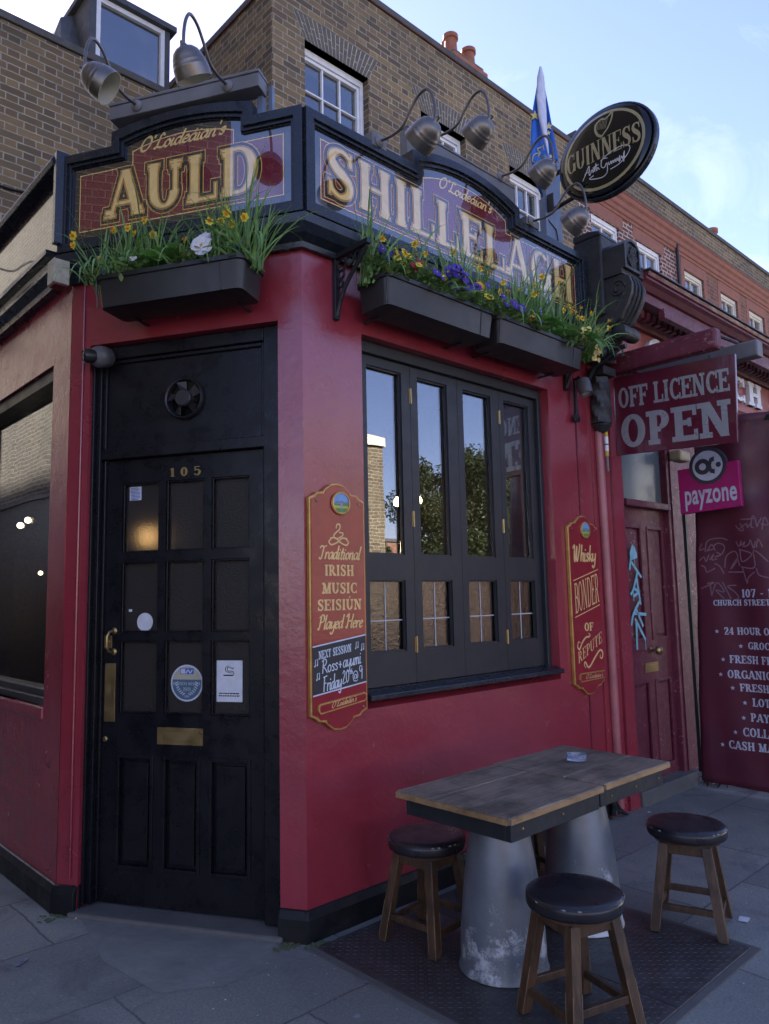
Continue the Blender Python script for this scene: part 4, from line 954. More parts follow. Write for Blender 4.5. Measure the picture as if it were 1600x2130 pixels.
# ------------------------------------------------------------------ plants
def leaf_blade(k, base, dirv, length, width, droop, n=7, mat=0):
    d = Vector(dirv).normalized(); side = d.cross(Vector((0, 1, 0)) if abs(d.y) < .95 else Vector((1, 0, 0)))
    side = Vector((random.uniform(-1, 1), random.uniform(-.2, .2), random.uniform(-1, 1))); side = (side-d*side.dot(d)).normalized()
    p = Vector(base); L1 = []; L2 = []; ml = []
    for i in range(n+1):
        t = i/n; h = width*(1-.15*t)*(1 if t < .75 else max(.05, (1-t)/.25))
        L1.append(p+side*h); L2.append(p-side*h)
        p = p+d*(length/n); d = (d+Vector((0, -droop*(.3+t*1.6)/n*2.2, 0))).normalized()
    k.strip(L1, L2, mat); return p, d
def flower(k, c, ax, r, np_, mp_, mt, tl, tr):
    ax = Vector(ax).normalized(); a = ax.orthogonal().normalized(); b = ax.cross(a); c = Vector(c); off = random.random()
    for i in range(np_):
        q = 2*math.pi*(i+off)/np_; d = a*math.cos(q)+b*math.sin(q); s = b*math.cos(q)-a*math.sin(q)
        w_ = r*1.05*math.sin(math.pi/np_)
        k._a([c+d*r*.12, c+d*r*.55+s*w_+ax*r*.05, c+d*r+ax*r*random.uniform(-.1, .25), c+d*r*.55-s*w_+ax*r*.05], [(0, 1, 2, 3)], mp_)
    if tl:
        k.lathe([(tr*.6, 0), (tr*.75, tl*.6), (tr*1.15, tl)], c, ax, 9, mt, cap=False)
def daffodil(fr, u, w_, label, n=16, nf=2, hmax=.30, lean=(0, 0), spread=.5, group='daffodil clumps in the flower troughs', v0=2.93, droopy=.8):
    t = thing('daffodil_clump', label, 'daffodils', fr, (u, v0, w_), group)
    k = MB(fr)
    for i in range(int(n*2.9)):
        L_ = random.uniform(.5, 1)*hmax*1.45; a = random.uniform(0, 6.28); s = random.uniform(.05, spread); dq = random.choice((.05, .15, .3, .7, 1.3))*droopy
        leaf_blade(k, (u+random.uniform(-.05, .05), v0, w_+random.uniform(-.04, .05)), (math.cos(a)*s*1.25+lean[0], 1, abs(math.sin(a))*s*.8+lean[1] if dq > .5 else math.sin(a)*s*.6), L_*(1.35 if dq > .6 else 1), random.uniform(.0026, .0055), dq)
    k.build('leaves', M['leaf'], t, fix=False, smooth=180)
    if nf:
        k = MB(fr)
        for i in range(nf):
            a = random.uniform(0, 6.28); s = random.uniform(.05, spread*.8); L_ = random.uniform(.8, 1.2)*hmax
            d = Vector((math.cos(a)*s+lean[0], 1, math.sin(a)*s+lean[1]+.1)).normalized(); p = Vector((u+random.uniform(-.03, .03), v0, w_)); P = [p]
            for j in range(6): p = p+d*L_/6; d = (d+Vector((0, -.05, .02))).normalized(); P.append(p)
            k.tube(P, .0024, 5); fx = Vector((random.uniform(-.7, .7), random.uniform(-.35, .35), 1)); f = MB(fr); flower(f, p, fx, random.uniform(.019, .025), 6, 0, 1, .015, .008); f.build('flower', [M['yel'], M['ora']], t, fix=False)
        k.build('stems', M['leaf'], t, smooth=60)
def ovate(k, base, d, L_, W_, mat=0, curl=.25):
    d = Vector(d).normalized(); s = d.cross(Vector((random.uniform(-.4, .4), 1, random.uniform(-.4, .4)))).normalized(); nrm = s.cross(d); b = Vector(base)
    rows_ = []
    for t, h in ((0, .08), (.2, .55), (.45, 1), (.7, .85), (.9, .42), (1, .03)):
        c = b+d*L_*t-nrm*0+Vector((0, -curl*L_*t*t, 0)); rows_.append([c-s*W_*h+nrm*W_*.25*h, c, c+s*W_*h+nrm*W_*.25*h])
    P = [p for r_ in rows_ for p in r_]; F = []
    for i in range(5):
        for j in range(2): F.append((i*3+j, i*3+j+1, i*3+j+4, i*3+j+3))
    k._a(P, F, mat)
def pansy(k, c, ax, r, mat, eye):
    ax = Vector(ax).normalized(); a = ax.orthogonal().normalized(); b = ax.cross(a); c = Vector(c); off = random.random()*6
    for i in range(5):
        q = 2*math.pi*i/5+off; d = a*math.cos(q)+b*math.sin(q); pc_ = c+d*r*.55+ax*(.001*i); e1 = d*r*.55; e2 = ax.cross(d)*r*.6
        k._a([pc_+e1*math.cos(z)+e2*math.sin(z)+ax*r*.12*math.cos(2*z+i) for z in [2*math.pi*j/9 for j in range(9)]], [tuple(range(9))], mat)
    k.lathe([(r*.16, .006), (.0005, .009)], c, ax, 6, eye, cap=False)
def bedding(fr, u, w_, label, cat, flowers, nl=60, su=.06, h=.09, v0=2.935, leafsz=.016, nm='pansy_plant', group='bedding plants in the flower troughs', spill=.03):
    t = thing(nm, label, cat, fr, (u, v0, w_), group)
    k = MB(fr)
    for i in range(int(nl*2.0)):
        p = (u+random.gauss(0, su*.75), v0+.02+random.uniform(0, h*1.35), w_+random.uniform(-.04, .075+spill)); a = random.uniform(0, 6.28)
        q = random.uniform(.6, 1.3)*leafsz; ovate(k, p, (math.cos(a), random.uniform(-.3, .7), math.sin(a)*.6+.5), q*2, q*.75, 0)
    k.build('leaves', M['leaf3'], t, fix=False, smooth=180)
    if flowers:
        mats = [M[m] for m in ('pur', 'yel', 'wht', 'crim', 'ora')]; ix = dict(pur=0, yel=1, wht=2, crim=3, ora=4)
        for c, n, r in flowers:
            for i in range(n):
                p = (u+random.gauss(0, su*.65), v0+.04+h*random.uniform(.5, 1.5), w_+random.uniform(.02, .10+spill))
                f = MB(fr); pansy(f, p, (random.uniform(-.6, .6), random.uniform(.1, .7), 1), r*random.uniform(.9, 1.25), ix[c], 1 if c == 'pur' else 4); f.build('flower', mats, t, fix=False)
def primrose(fr, u, w_, label, nl=9, L_=.075, W_=.028, v0=2.94, fl=0, flm='pale', fpos=(0, .07, .05), nm='primrose_plant'):
    t = thing(nm, label, 'primrose', fr, (u, v0, w_), 'bedding plants in the flower troughs'); k = MB(fr)
    for i in range(nl):
        a = 6.28*i/nl+random.uniform(-.3, .3); ovate(k, (u+random.uniform(-.03, .03), v0+.055+random.uniform(0, .06), w_+random.uniform(0, .05)), (math.cos(a), random.uniform(.1, .9), math.sin(a)*.7+.35), L_*random.uniform(.7, 1.15), W_*random.uniform(.8, 1.2), 0, .45)
    k.build('leaves', M['leaf2'], t, fix=False, smooth=180)
    if fl:
        f = MB(fr)
        for i in range(fl):
            p = Vector((u+fpos[0]+random.gauss(0, .025), v0+.03+fpos[1]+random.gauss(0, .025), w_+fpos[2]+random.uniform(-.01, .02))); pansy(f, p, (random.uniform(-.6, .6), random.uniform(-.2, .6), 1), .0175, 0, 1)
        f.build('flowers', [M[flm], M['ora']], t, fix=False)
ORD = ['leftmost', 'second', 'third', 'fourth', 'fifth', 'sixth', 'seventh', 'eighth', 'ninth', 'tenth']
def trailing(fr, u, w_, label, n=9):
    t = thing('trailing_plant', label, 'trailing plant', fr, (u, 2.95, w_), 'bedding plants in the flower troughs'); k = MB(fr)
    for i in range(n):
        leaf_blade(k, (u+random.uniform(-.07, .07), 2.95, w_), (random.uniform(-.7, .7), .75, random.uniform(.5, 1.1)), random.uniform(.22, .36), random.uniform(.004, .0065), random.uniform(1.3, 2.0), n=10)
    k.build('leaves', M['leaf'], t, fix=False, smooth=180)
UD = lambda px, py, w_=.22: FD.px(px, py, w_).x
UF = lambda px, py, w_=.22: FF.px(px, py, w_).x
for i, (px, n, nf, h, sp) in enumerate(((225, 18, 3, .25, .85), (262, 18, 3, .25, .55), (322, 16, 2, .27, .4), (385, 8, 1, .25, .4), (455, 16, 3, .28, .4), (492, 15, 1, .31, .4), (528, 18, 2, .28, .85))):
    daffodil(FD, UD(px, 540, .17), .17, 'daffodil clump in the trough over the door, '+(ORD[i]+' from the left' if i else 'leftmost one with drooping blades'), n, nf, h, spread=sp, droopy=1.25 if sp > .6 else .8)
primrose(FD, UD(330, 545), .20, 'broad leaved primrose rosette in the middle of the door trough', 13, .11, .036)
primrose(FD, UD(372, 545), .215, 'broad leaved primrose spilling over the rim of the door trough', 9, .09, .032)
bedding(FD, UD(428, 520), .21, 'white pansy in the trough over the door', 'pansy', [('wht', 5, .04)], 26, .03, .07)
bedding(FD, UD(500, 512), .20, 'single violet pansy near the right end of the door trough', 'pansy', [('pur', 1, .024)], 20, .02, .06)
bedding(FD, UD(280, 560), .21, 'low green pansy foliage with a white bud in the door trough', 'pansy', [('wht', 1, .018)], 60, .07, .06)
bedding(FD, UD(215, 590), .22, 'trailing violet pansy at the left end of the door trough', 'pansy', [('pur', 1, .018)], 24, .03, .03)
bedding(FD, UD(400, 545), .20, 'dark green pansy foliage left of the white pansy', 'pansy', [], 50, .06, .06)
for px, lab in ((212, 'long blades drooping over the left end of the door trough'), (300, 'long blades drooping over the front of the door trough left of the middle'), (395, 'few blades hanging over the door trough rim below the white pansy'), (520, 'long blades drooping over the right end of the door trough')):
    trailing(FD, UD(px, 560), .25, lab, 12 if px in (212, 520) else 6)
for px, lab in ((800, 'blades drooping over the corner end of the window troughs'), (915, 'blades hanging over the rim below the purple pansies'), (1075, 'blades drooping past the join of the window troughs'), (1205, 'long blades hanging over the shop end of the window troughs')):
    trailing(FF, UF(px, 600+(px-950)*.35), .25, lab, 14 if px > 1200 else 6)
for i, (px, n, nf, h, sp) in enumerate(((765, 14, 1, .30, .45), (842, 11, 3, .27, .4), (893, 9, 2, .25, .4), (950, 20, 3, .34, .3), (988, 16, 2, .31, .35), (1020, 12, 2, .28, .4), (1075, 24, 4, .33, .45), (1110, 28, 4, .35, .4), (1150, 26, 4, .32, .5), (1195, 20, 6, .31, .8))):
    daffodil(FF, UF(px, 600+(px-950)*.35, .15), .15, 'daffodil clump in the window troughs, '+ORD[i]+' from the left', n, nf, h, spread=sp)
for px, lab, cat, fl, nl, su, h, nm in (
    (775, 'violet pansies at the corner end of the window troughs', 'pansy', [('pur', 4, .019)], 30, .03, .09, 'pansy_plant'),
    (808, 'small yellow pansies at the corner end of the window troughs', 'pansy', [('yel', 7, .017), ('pur', 2, .018)], 90, .055, .07, 'pansy_plant'),
    (835, 'crimson primrose beside the small yellow pansies', 'primrose', [('crim', 6, .019), ('yel', 2, .014)], 40, .03, .06, 'primrose_plant'),
    (885, 'low green pansy foliage with one yellow flower in the window trough', 'pansy', [('yel', 2, .019), ('pur', 2, .02)], 110, .075, .07, 'pansy_plant'),
    (938, 'large cluster of deep purple pansies in the window trough', 'pansy', [('pur', 15, .027)], 120, .06, .10, 'pansy_plant'),
    (968, 'orange and purple pansies beside the big purple cluster', 'pansy', [('ora', 2, .024), ('pur', 3, .022)], 80, .05, .07, 'pansy_plant'),
    (1008, 'deep yellow pansy over the join of the two window troughs', 'pansy', [('yel', 1, .03), ('pur', 3, .021)], 100, .06, .06, 'pansy_plant'),
    (1050, 'scattered purple pansies past the join of the window troughs', 'pansy', [('pur', 7, .02)], 110, .07, .07, 'pansy_plant'),
    (1092, 'purple and golden pansies toward the shop end', 'pansy', [('pur', 4, .02), ('ora', 3, .021)], 100, .06, .05, 'pansy_plant')):
    bedding(FF, UF(px, 600+(px-950)*.35), .21, lab, cat, fl, nl, su, h, nm=nm)
primrose(FF, UF(838, 555), .235, 'broad leaved plant spilling over the trough below the crimson primrose', 6, .085, .034)
primrose(FF, UF(1120, 655), .235, 'glossy broad leaved primrose without flowers toward the shop end', 13, .115, .036)
primrose(FF, UF(1160, 670), .22, 'broad leaved primrose next to the pale yellow one', 10, .10, .03)
primrose(FF, UF(1195, 680), .24, 'pale yellow primrose in full flower at the shop end', 13, .12, .04, fl=42, fpos=(0, .08, .05))
daffodil(FF, UF(1222, 690), .20, 'daffodil clump leaning past the shop end of the window troughs', 20, 4, .30, lean=(.35, .1), spread=.7)
bedding(FF, UF(1175, 672), .24, 'low leafy pansy foliage at the shop end of the window troughs', 'pansy', [], 110, .09, .05)
primrose(FF, UF(1212, 690), .23, 'pale primrose hanging over the last corner of the trough', 10, .13, .042, fl=14, fpos=(.02, -.02, .07))

# ------------------------------------------------------------------ plaques
def plaque(fr, u0, u1, v0, v1, w_, label, tilt=0):
    t = thing('wall_plaque', label, 'plaque', fr, ((u0+u1)/2, v0, 0)); W = u1-u0; c = (u0+u1)/2
    def outl(d):
        a, e, b, tp = u0+d, u1-d, v0+d, v1-d; o = []
        vt, vb_ = tp-.072, b+.072
        top_ = [(a, vt-.005), (a+.03, vt+.008), (a+.045, vt+.022), (a+.08, vt+.026), (c-.07, tp-.03), (c-.035, tp-.006), (c, tp)]
        o = [(x, y) for x, y in top_] + [(2*c-x, y) for x, y in reversed(top_[:-1])]
        bot = [(x, v0+v1-y) for x, y in o]
        return o + list(reversed(bot))
    k = MB(fr); k.prism(outl(0), .001, w_); k.build('edge', M['goldedge'], t, bevel=.003)
    k = MB(fr); k.prism(outl(.009), w_+.0001, w_+.004); k.build('board', M['plaque'], t)
    k = MB(fr); z = w_+.0045; mv = v1-.096
    k.lathe([(.052, 0), (.056, .004), (.053, .012), (.047, .013)], (c+.012, mv, z), (0, 0, 1), 26, closed=True); med = k.build('medallion', M['goldedge'], t, smooth=50)
    k = MB(fr); cu = c+.012; r = .0475
    disc(k, cu, mv, r, z+.009, 0, 30)
    lo = [(cu+r*math.cos(R(q)), mv+r*math.sin(R(q))) for q in range(190, 351, 10)]; k.poly([(cu-r*.985, mv-.006), *lo, (cu+r*.985, mv-.006)], z+.0094, 1)
    k.poly([(cu-r*.97, mv-.002), (cu-r*.97, mv-.012), (cu+r*.97, mv-.012), (cu+r*.97, mv-.001), (cu+.02, mv+.001), (cu-.01, mv-.003)], z+.0097, 2)
    k.poly([(cu-.04, mv), (cu-.025, mv+.012), (cu-.012, mv+.006), (cu+.004, mv+.015), (cu+.022, mv+.005), (cu+.036, mv+.011), (cu+.043, mv)], z+.0096, 3)
    k.poly([(cu-r*.8, mv-.025), (cu-.02, mv-.024), (cu+.025, mv-.022), (cu+r*.8, mv-.026), (cu+.02, mv-.042), (cu-.02, mv-.042)], z+.0099, 2)
    k.poly([(cu-.006, mv-.034), (cu-.003, mv-.012), (cu-.006, mv-.004), (cu+.002, mv+.004), (cu+.008, mv-.004), (cu+.006, mv-.02), (cu+.009, mv-.034), (cu+.002, mv-.024)], z+.0102, 4)
    k.build('painted_scene', [plain('scene_sky', (.18, .36, .62), .4), plain('scene_field', (.52, .46, .08), .4), plain('scene_grass', (.10, .24, .06), .4), plain('scene_hills', (.16, .20, .30), .4), plain('scene_figure', (.30, .32, .36), .4)], t, fix=False)
    k = MB(fr)
    for x, y in ((u0+.04, v1-.092), (u1-.04, v1-.092), (u0+.045, v0+.09), (u1-.03, v0+.09)): k.lathe([(.007, 0), (.006, .003), (.001, .004)], (x, y, z-.0004), (0, 0, 1), 10)
    k.build('screw', M['pewter'], t)
    return t, z
t, z = plaque(FF, .012, .345, .855, 1.985, .022, 'tall red plaque with gold lettering about Irish music and a chalk panel')
k = MB(FF); sh = lambda u, v: (u, v)
pline(k, [(.165, 1.772), (.172, 1.79), (.188, 1.788), (.186, 1.768), (.165, 1.752), (.15, 1.736), (.165, 1.722), (.2, 1.736), (.205, 1.75), (.185, 1.752)], .0035, z)
for s in (-1, 1): pline(k, [(.18+s*.045, 1.722), (.18+s*.058, 1.708), (.18+s*.045, 1.694), (.18+s*.01, 1.705), (.18-s*.02, 1.726), (.18-s*.05, 1.724)], .0035, z+.0003*(s+1))
script(k, 'Traditional', .062, .308, 1.628, .062, z, broad=.17, thin=.06, slant=.2)
text(k, 'IRISH', 'bold', .096, .268, 1.551, 1.602, z, gap=.12); text(k, 'MUSIC', 'bold', .08, .286, 1.470, 1.520, z); text(k, 'SEISIÚN', 'bold', .052, .312, 1.394, 1.444, z)
script(k, 'Played Here', .052, .316, 1.312, .062, z, broad=.17, thin=.06, slant=.2)
k.build('gold_lettering', M['lgold'], t, fix=False)
k = MB(FF); k.quad((.0212, 1.02, z), (.336, 1.058, z), (.336, 1.277, z), (.0212, 1.237, z)); k.build('chalk_panel', M['chalk'], t, fix=False)
k = MB(FF); k.quad((.0212, 1.232, z+.0005), (.336, 1.272, z+.0005), (.336, 1.278, z+.0005), (.0212, 1.238, z+.0005)); k.quad((.0212, 1.018, z+.0005), (.336, 1.055, z+.0005), (.336, 1.061, z+.0005), (.0212, 1.024, z+.0005))
sl = .125
text(k, 'NEXT SESSION', 'bold', .055, .245, 1.178, 1.214, z+.0005, warp=lambda u, v: (u, v+sl*(u-.05)))
script(k, 'Ross', .07, .165, 1.115, .062, z+.0005, broad=.085, thin=.07, rise=sl); script(k, '+', .168, .19, 1.125, .062, z+.0005, broad=.085, thin=.07); script(k, 'ayumi', .195, .305, 1.132, .062, z+.0005, broad=.085, thin=.07, rise=sl)
script(k, 'Friday', .075, .185, 1.035, .066, z+.0005, broad=.085, thin=.07, rise=sl); script(k, '20', .19, .232, 1.062, .055, z+.0005, broad=.085, thin=.07, rise=sl); script(k, 'th', .234, .254, 1.102, .022, z+.0005, broad=.16, thin=.14); script(k, '@', .252, .288, 1.066, .05, z+.0005, broad=.085, thin=.07); script(k, '9', .291, .315, 1.075, .06, z+.0005, broad=.085, thin=.07)
for u, v in ((.275, 1.215), (.31, 1.205), (.035, 1.15), (.045, 1.09)): pline(k, [(u, v), (u+.002, v+.028), (u+.014, v+.03), (u+.013, v+.004)], .0018, z+.0005, k=0); disc(k, u-.002, v, .004, z+.0007, n=8); disc(k, u+.011, v+.004, .004, z+.0007, n=8)
k.build('chalk_writing', M['chalkw'], t, fix=False)
for nm, u0, u1, zz in (('name_bar', .045, .330, z),):
    k = MB(FF); k.prism([(u0, .955), (u0+.012, .94), (u1-.012, .972), (u1, .985), (u1, 1.0), (u1-.012, 1.012), (u0+.012, .985), (u0, .975)], zz, zz+.010); k.build(nm, M['goldedge'], t)
    k = MB(FF); k.prism([(u0+.008, .957), (u0+.014, .947), (u1-.014, .978), (u1-.007, .988), (u1-.007, .998), (u1-.014, 1.006), (u0+.014, .979), (u0+.008, .972)], zz+.0101, zz+.0125); k.build('name_bar', M['plaque'], t)
    k = MB(FF); script(k, "O'Loideáin's", u0+.07, u1-.07, .962, .026, zz+.0129, broad=.15, thin=.08, rise=.115, slant=.3); k.build('gold_lettering', M['lgold'], t, fix=False)
t, z = plaque(FF, 2.085, 2.435, .80, 1.955, .024, 'tall red plaque reading whisky bonder beside the shop door')
k = MB(FF); sl2 = .28
script(k, 'Whisky', 2.118, 2.388, 1.655, .105, z, broad=.17, thin=.06, slant=.1)
text(k, 'BONDER', 'thin', 2.118, 2.408, 1.318, 1.508, z, gap=.06, warp=lambda u, v: (u, v+.25*(u-2.118)))
for v in (1.528, 1.295): k.quad((2.112, v-.003, z), (2.412, v+.072, z), (2.412, v+.078, z), (2.112, v+.003, z))
text(k, 'OF', 'bold', 2.215, 2.318, 1.205, 1.258, z); text(k, 'REPUTE', 'roman', 2.125, 2.415, 1.005, 1.075, z, warp=lambda u, v: (u, v+.42*(u-2.125)))
pline(k, [(2.26, 1.19), (2.275, 1.178), (2.262, 1.168), (2.225, 1.165), (2.18, 1.135), (2.145, 1.095), (2.125, 1.11), (2.135, 1.14), (2.155, 1.135)], .006, z, taper=True)
pline(k, [(2.205, .975), (2.19, .995), (2.205, 1.01), (2.245, .975), (2.33, 1.04), (2.385, 1.075), (2.415, 1.06), (2.408, 1.025), (2.385, 1.025), (2.385, 1.045)], .0065, z, taper=True)
k.build('gold_lettering', M['lgold'], t, fix=False)
k = MB(FF); k.prism([(2.125, .905), (2.14, .89), (2.415, .895), (2.415, .945), (2.14, .945), (2.125, .93)], z, z+.01); k.build('name_bar', M['goldedge'], t)
k = MB(FF); k.prism([(2.132, .908), (2.143, .897), (2.41, .902), (2.41, .938), (2.143, .938), (2.132, .928)], z+.0101, z+.0125); k.build('name_bar', M['plaque'], t)
k = MB(FF); script(k, "O'Loideáin's", 2.18, 2.38, .908, .026, z+.0129, broad=.15, thin=.08, slant=.3); k.build('gold_lettering', M['lgold'], t, fix=False)
# ------------------------------------------------------------------ console, column, lights and fittings at the party wall
t = thing('carved_console', 'black flaking carved stone console bracket at the end of the pub sign', 'console', FF, (2.46, 3.0, 0))
k = MB(FF)
k.box(2.352, 2.60, 3.30, 3.86, .0, .215)
k.prof_u([(.0, 3.861), (.215, 3.861), (.20, 3.895), (.12, 3.915), (0, 3.92)], 2.352, 2.60)
k.box(2.352, 2.60, 3.02, 3.299, .0, .13)
k.build('block', M['corbel'], t, bevel=.012)
k = MB(FF); P = [(2.372, 3.58)]+arch(2.372, 2.58, 3.745, 3.80, 10)+[(2.58, 3.58)]
k.prism(P, .2155, .36); ring_between(k, P, [(2.39, 3.60)]+arch(2.39, 2.562, 3.735, 3.782, 10)+[(2.562, 3.60)], .3604, .375)
for i in range(14):
    u, v = 2.476+random.uniform(-.06, .06), 3.66+random.uniform(-.045, .08); k.ball((u, v, .361), random.uniform(.012, .026), 7)
for i in range(5): k.tube(smooth_path([(2.476+random.uniform(-.06, .06), 3.62+random.uniform(0, .12), .364) for j in range(4)], 4), .007, 5)
k.box(2.362, 2.59, 3.545, 3.579, .2155, .35); k.build('arched_panel', M['corbel'], t, bevel=.006)
k = MB(FF); prof = [(.2155, 3.54), (.33, 3.54), (.385, 3.515), (.405, 3.46), (.40, 3.40), (.365, 3.33), (.315, 3.255), (.275, 3.225), (.235, 3.22), (.1305, 3.22), (.1305, 3.2985), (.2155, 3.2985)]
k.prof_u(prof, 2.376, 2.575); k.prof_u([(w_+.006, v+.002) if w_ > .25 else (w_, v) for w_, v in prof[1:9]]+[(.25, 3.25), (.25, 3.52)], 2.372, 2.398); 
for u in (2.371, 2.580):
    k.tube([(u, 3.45+.06*math.sin(R(a))*(1-a/900), .31+.055*math.cos(R(a))*(1-a/900)) for a in range(0, 640, 20)], .010, 6)
    k.tube(smooth_path([(u, 3.42, .36), (u, 3.34, .31), (u, 3.27, .255), (u, 3.235, .25)], 5), .012, 6)
for u in (2.43, 2.476, 2.52): k.tube(smooth_path([(u, 3.52, .385), (u, 3.45, .408), (u, 3.38, .392), (u, 3.30, .345), (u, 3.23, .28)], 5), .012, 6)
k.build('scroll', M['corbel'], t, smooth=50)
k = MB(FF); k.lathe([(.02, -.105), (.045, -.1), (.052, -.05), (.045, 0), (.052, .05), (.045, .1), (.02, .105)], (2.476, 3.165, .30), (1, 0, 0), 18); k.ball((2.476, 3.155, .20), .062, 12, 0, (1.4, .8, 1))
for i in range(12): k.ball((2.476+random.uniform(-.1, .1), 3.10+random.uniform(-.06, .04), .16+random.uniform(-.02, .03)), random.uniform(.025, .045), 8)
k.build('fruit_carving', M['corbel'], t, smooth=60)
t = thing('twisted_half_column', 'black rope twisted half column left of the hanging off licence board', 'column', FF, (2.52, 2.56, .04))
k = MB(FF); N = 64; P = []; n = 20
for i in range(N+1):
    v = 2.60+.32*i/N
    for j in range(n):
        q = 2*math.pi*j/n; r = .078*(1+.10*math.cos(5*q-v*46)); P.append((2.515+r*math.cos(q), v, .055+r*math.sin(q)*.8))
k._a(P, [(i*n+j, i*n+(j+1) % n, (i+1)*n+(j+1) % n, (i+1)*n+j) for i in range(N) for j in range(n)])
k.build('shaft', M['corbel'], t, smooth=40)
k = MB(FF); k.box(2.435, 2.595, 2.925, 2.985, .0125, .14); k.lathe([(.03, -.05), (.07, .0), (.06, .01)], (2.515, 2.59, .055), (0, 1, 0), 16); k.build('cap', M['corbel'], t, bevel=.008)
# striped pole stub under it
t = thing('striped_pole', 'short pole with yellow and white tape below the twisted column', 'pole', FF, (2.535, 2.30, .06))
k = MB(FF); c = (2.53, 0, .075)
for v0, v1, r, m in ((2.545, 2.60, .017, 0), (2.51, 2.5449, .012, 1), (2.46, 2.5099, .013, 2), (2.452, 2.4599, .0132, 0), (2.41, 2.4519, .013, 2), (2.375, 2.4099, .012, 1), (2.27, 2.3749, .009, 3)): k.tube([(c[0], v0, c[2]), (c[0], v1, c[2])], r, 10, m)
k.build('shaft', [M['cable'], M['grip'], M['white'], M['beam']], t, smooth=40)
# small floodlight hung from the iron bracket
t = thing('spot_lamp', 'small black spotlight below the trough near the shop', 'spotlight', FF, (2.22, 2.60, .1))
k = MB(FF); k.lathe([(.02, .055), (.046, .045), (.048, .0), (.040, -.06), (.034, -.06), (.03, -.03), (.001, -.03)], (2.225, 2.80, .11), (.1, 1, -.35), 20, cap=False); k.build('housing', M['cctv'], t, smooth=50)
k = MB(FF); k.lathe([(.032, -.045), (.03, -.048), (.001, -.048)], (2.225, 2.80, .11), (.1, 1, -.35), 16); k.build('lens', M['inner'], t)
k = MB(FF); k.box(2.238, 2.262, 2.60, 2.88, .02, .034); k.lathe([(.001, -.006), (.03, -.006), (.03, .006), (.001, .006)], (2.25, 2.615, .027), (0, 0, 1), 12); k.lathe([(.018, -.006), (.018, .006)], (2.228, 2.60, .027), (0, 0, 1), 10); k.lathe([(.018, -.006), (.018, .006)], (2.272, 2.60, .027), (0, 0, 1), 10); k.tube([(2.25, 2.87, .027), (2.23, 2.875, .07), (2.225, 2.84, .10)], .01, 6); k.build('bracket', M['iron'], t, bevel=.002)
# long arm of iron pipe running out over the shop
t = thing('pipe_bracket', 'black bent iron pipe bracket reaching out beside the red beam', 'bracket', FX(2.40), (0, 2.9, 0))
k = MB(FX(2.40)); k.tube(smooth_path([(.02, 2.86, 0), (.06, 2.93, 0), (.12, 3.0, 0), (.2, 3.045, 0), (.33, 3.06, 0)], 5), .018, 8); k.tube([(.10, 2.96, .02), (.30, 3.055, .0)], .011, 6); k.tube([(.30, 3.055, .0), (.305, 3.01, 0), (.20, 2.99, 0)], .008, 6); k.build('pipe', M['iron'], t, smooth=50)
# bullet camera
t = thing('bullet_camera', 'grey bullet security camera under the shop cornice by the console', 'camera', FF, (2.62, 3.6, .25))
pc = FF.px(1325, 572, .33); k = MB(FF); k.box(pc.x-.03, pc.x+.12, pc.y-.035, pc.y+.03, pc.z-.035, pc.z+.035); k.box(pc.x-.045, pc.x+.13, pc.y+.031, pc.y+.04, pc.z-.045, pc.z+.045); k.build('housing', M['cctv'], t, bevel=.008)
k = MB(FF); k.tube([(pc.x, pc.y-.03, pc.z), (pc.x-.01, pc.y-.09, pc.z), (pc.x-.05, pc.y-.09, pc.z-.12)], .018, 8); k.build('bracket', M['cctv'], t, smooth=60)
# junction box on the side street ledge
t = thing('junction_box', 'rusty cream metal box at the end of the side street ledge', 'box', FL, (-1.25, 3.2, .06))
pc = FL.px(113, 565, .12); k = MB(FL); k.box(pc.x-.04, pc.x+.045, pc.y-.07, pc.y+.055, pc.z-.06, pc.z+.02); k.build('case', M['boxc'], t, bevel=.004)
k = MB(FL); k.box(pc.x-.032, pc.x+.037, pc.y-.077, pc.y-.0702, pc.z-.05, pc.z+.012); k.build('open_base', M['redseam'], t)

# ------------------------------------------------------------------ oval sign, flag
OX = FX(2.15); cu, cv, rx, ry = .432, 4.240, .345, .300
dome = lambda x, y: .055+.05*math.sqrt(max(0, 1-((x-cu)/rx)**2*.98-((y-cv)/ry)**2*.98))
t = thing('oval_sign', 'black oval projecting sign with gold harp and lettering above the pub', 'sign', OX, (cu, cv-ry, 0))
k = MB(OX); n = 56
def ov(s): return [(cu+rx*s*math.cos(2*math.pi*i/n), cv+ry*s*math.sin(2*math.pi*i/n)) for i in range(n)]
ring_between(k, ov(1), ov(.93), .022, .062); k.prism(ov(.97), .0, .03); k.build('rim', M['frame'], t, bevel=.012)
k = MB(OX); P = []; nr = 14
for i in range(nr+1):
    s = .93*math.sin(math.pi/2*i/nr)
    for j in range(n): x, y = cu+rx*s*math.cos(2*math.pi*j/n), cv+ry*s*math.sin(2*math.pi*j/n); P.append((x, y, dome(x, y)))
k._a(P, [(i*n+j, (i+1)*n+j, (i+1)*n+(j+1) % n, i*n+(j+1) % n) for i in range(nr) for j in range(n)]); k.build('face', M['ovalblk'], t, smooth=180)
def ondome(k, pts, mat=0, lift=.0012):
    k._a([(x, y, dome(x, y)+lift) for x, y in pts], [tuple(range(len(pts)))], mat)
k = MB(OX); ringp(k, cu, cv, rx*.80, ry*.80, .009, 0, 0, n=72, fn=lambda x, y: dome(x, y)+.001)
tb = MB(OX); text(tb, 'GUINNESS', 'didone', cu-.265, cu+.258, cv-.058, cv+.072, 0, gap=.06)
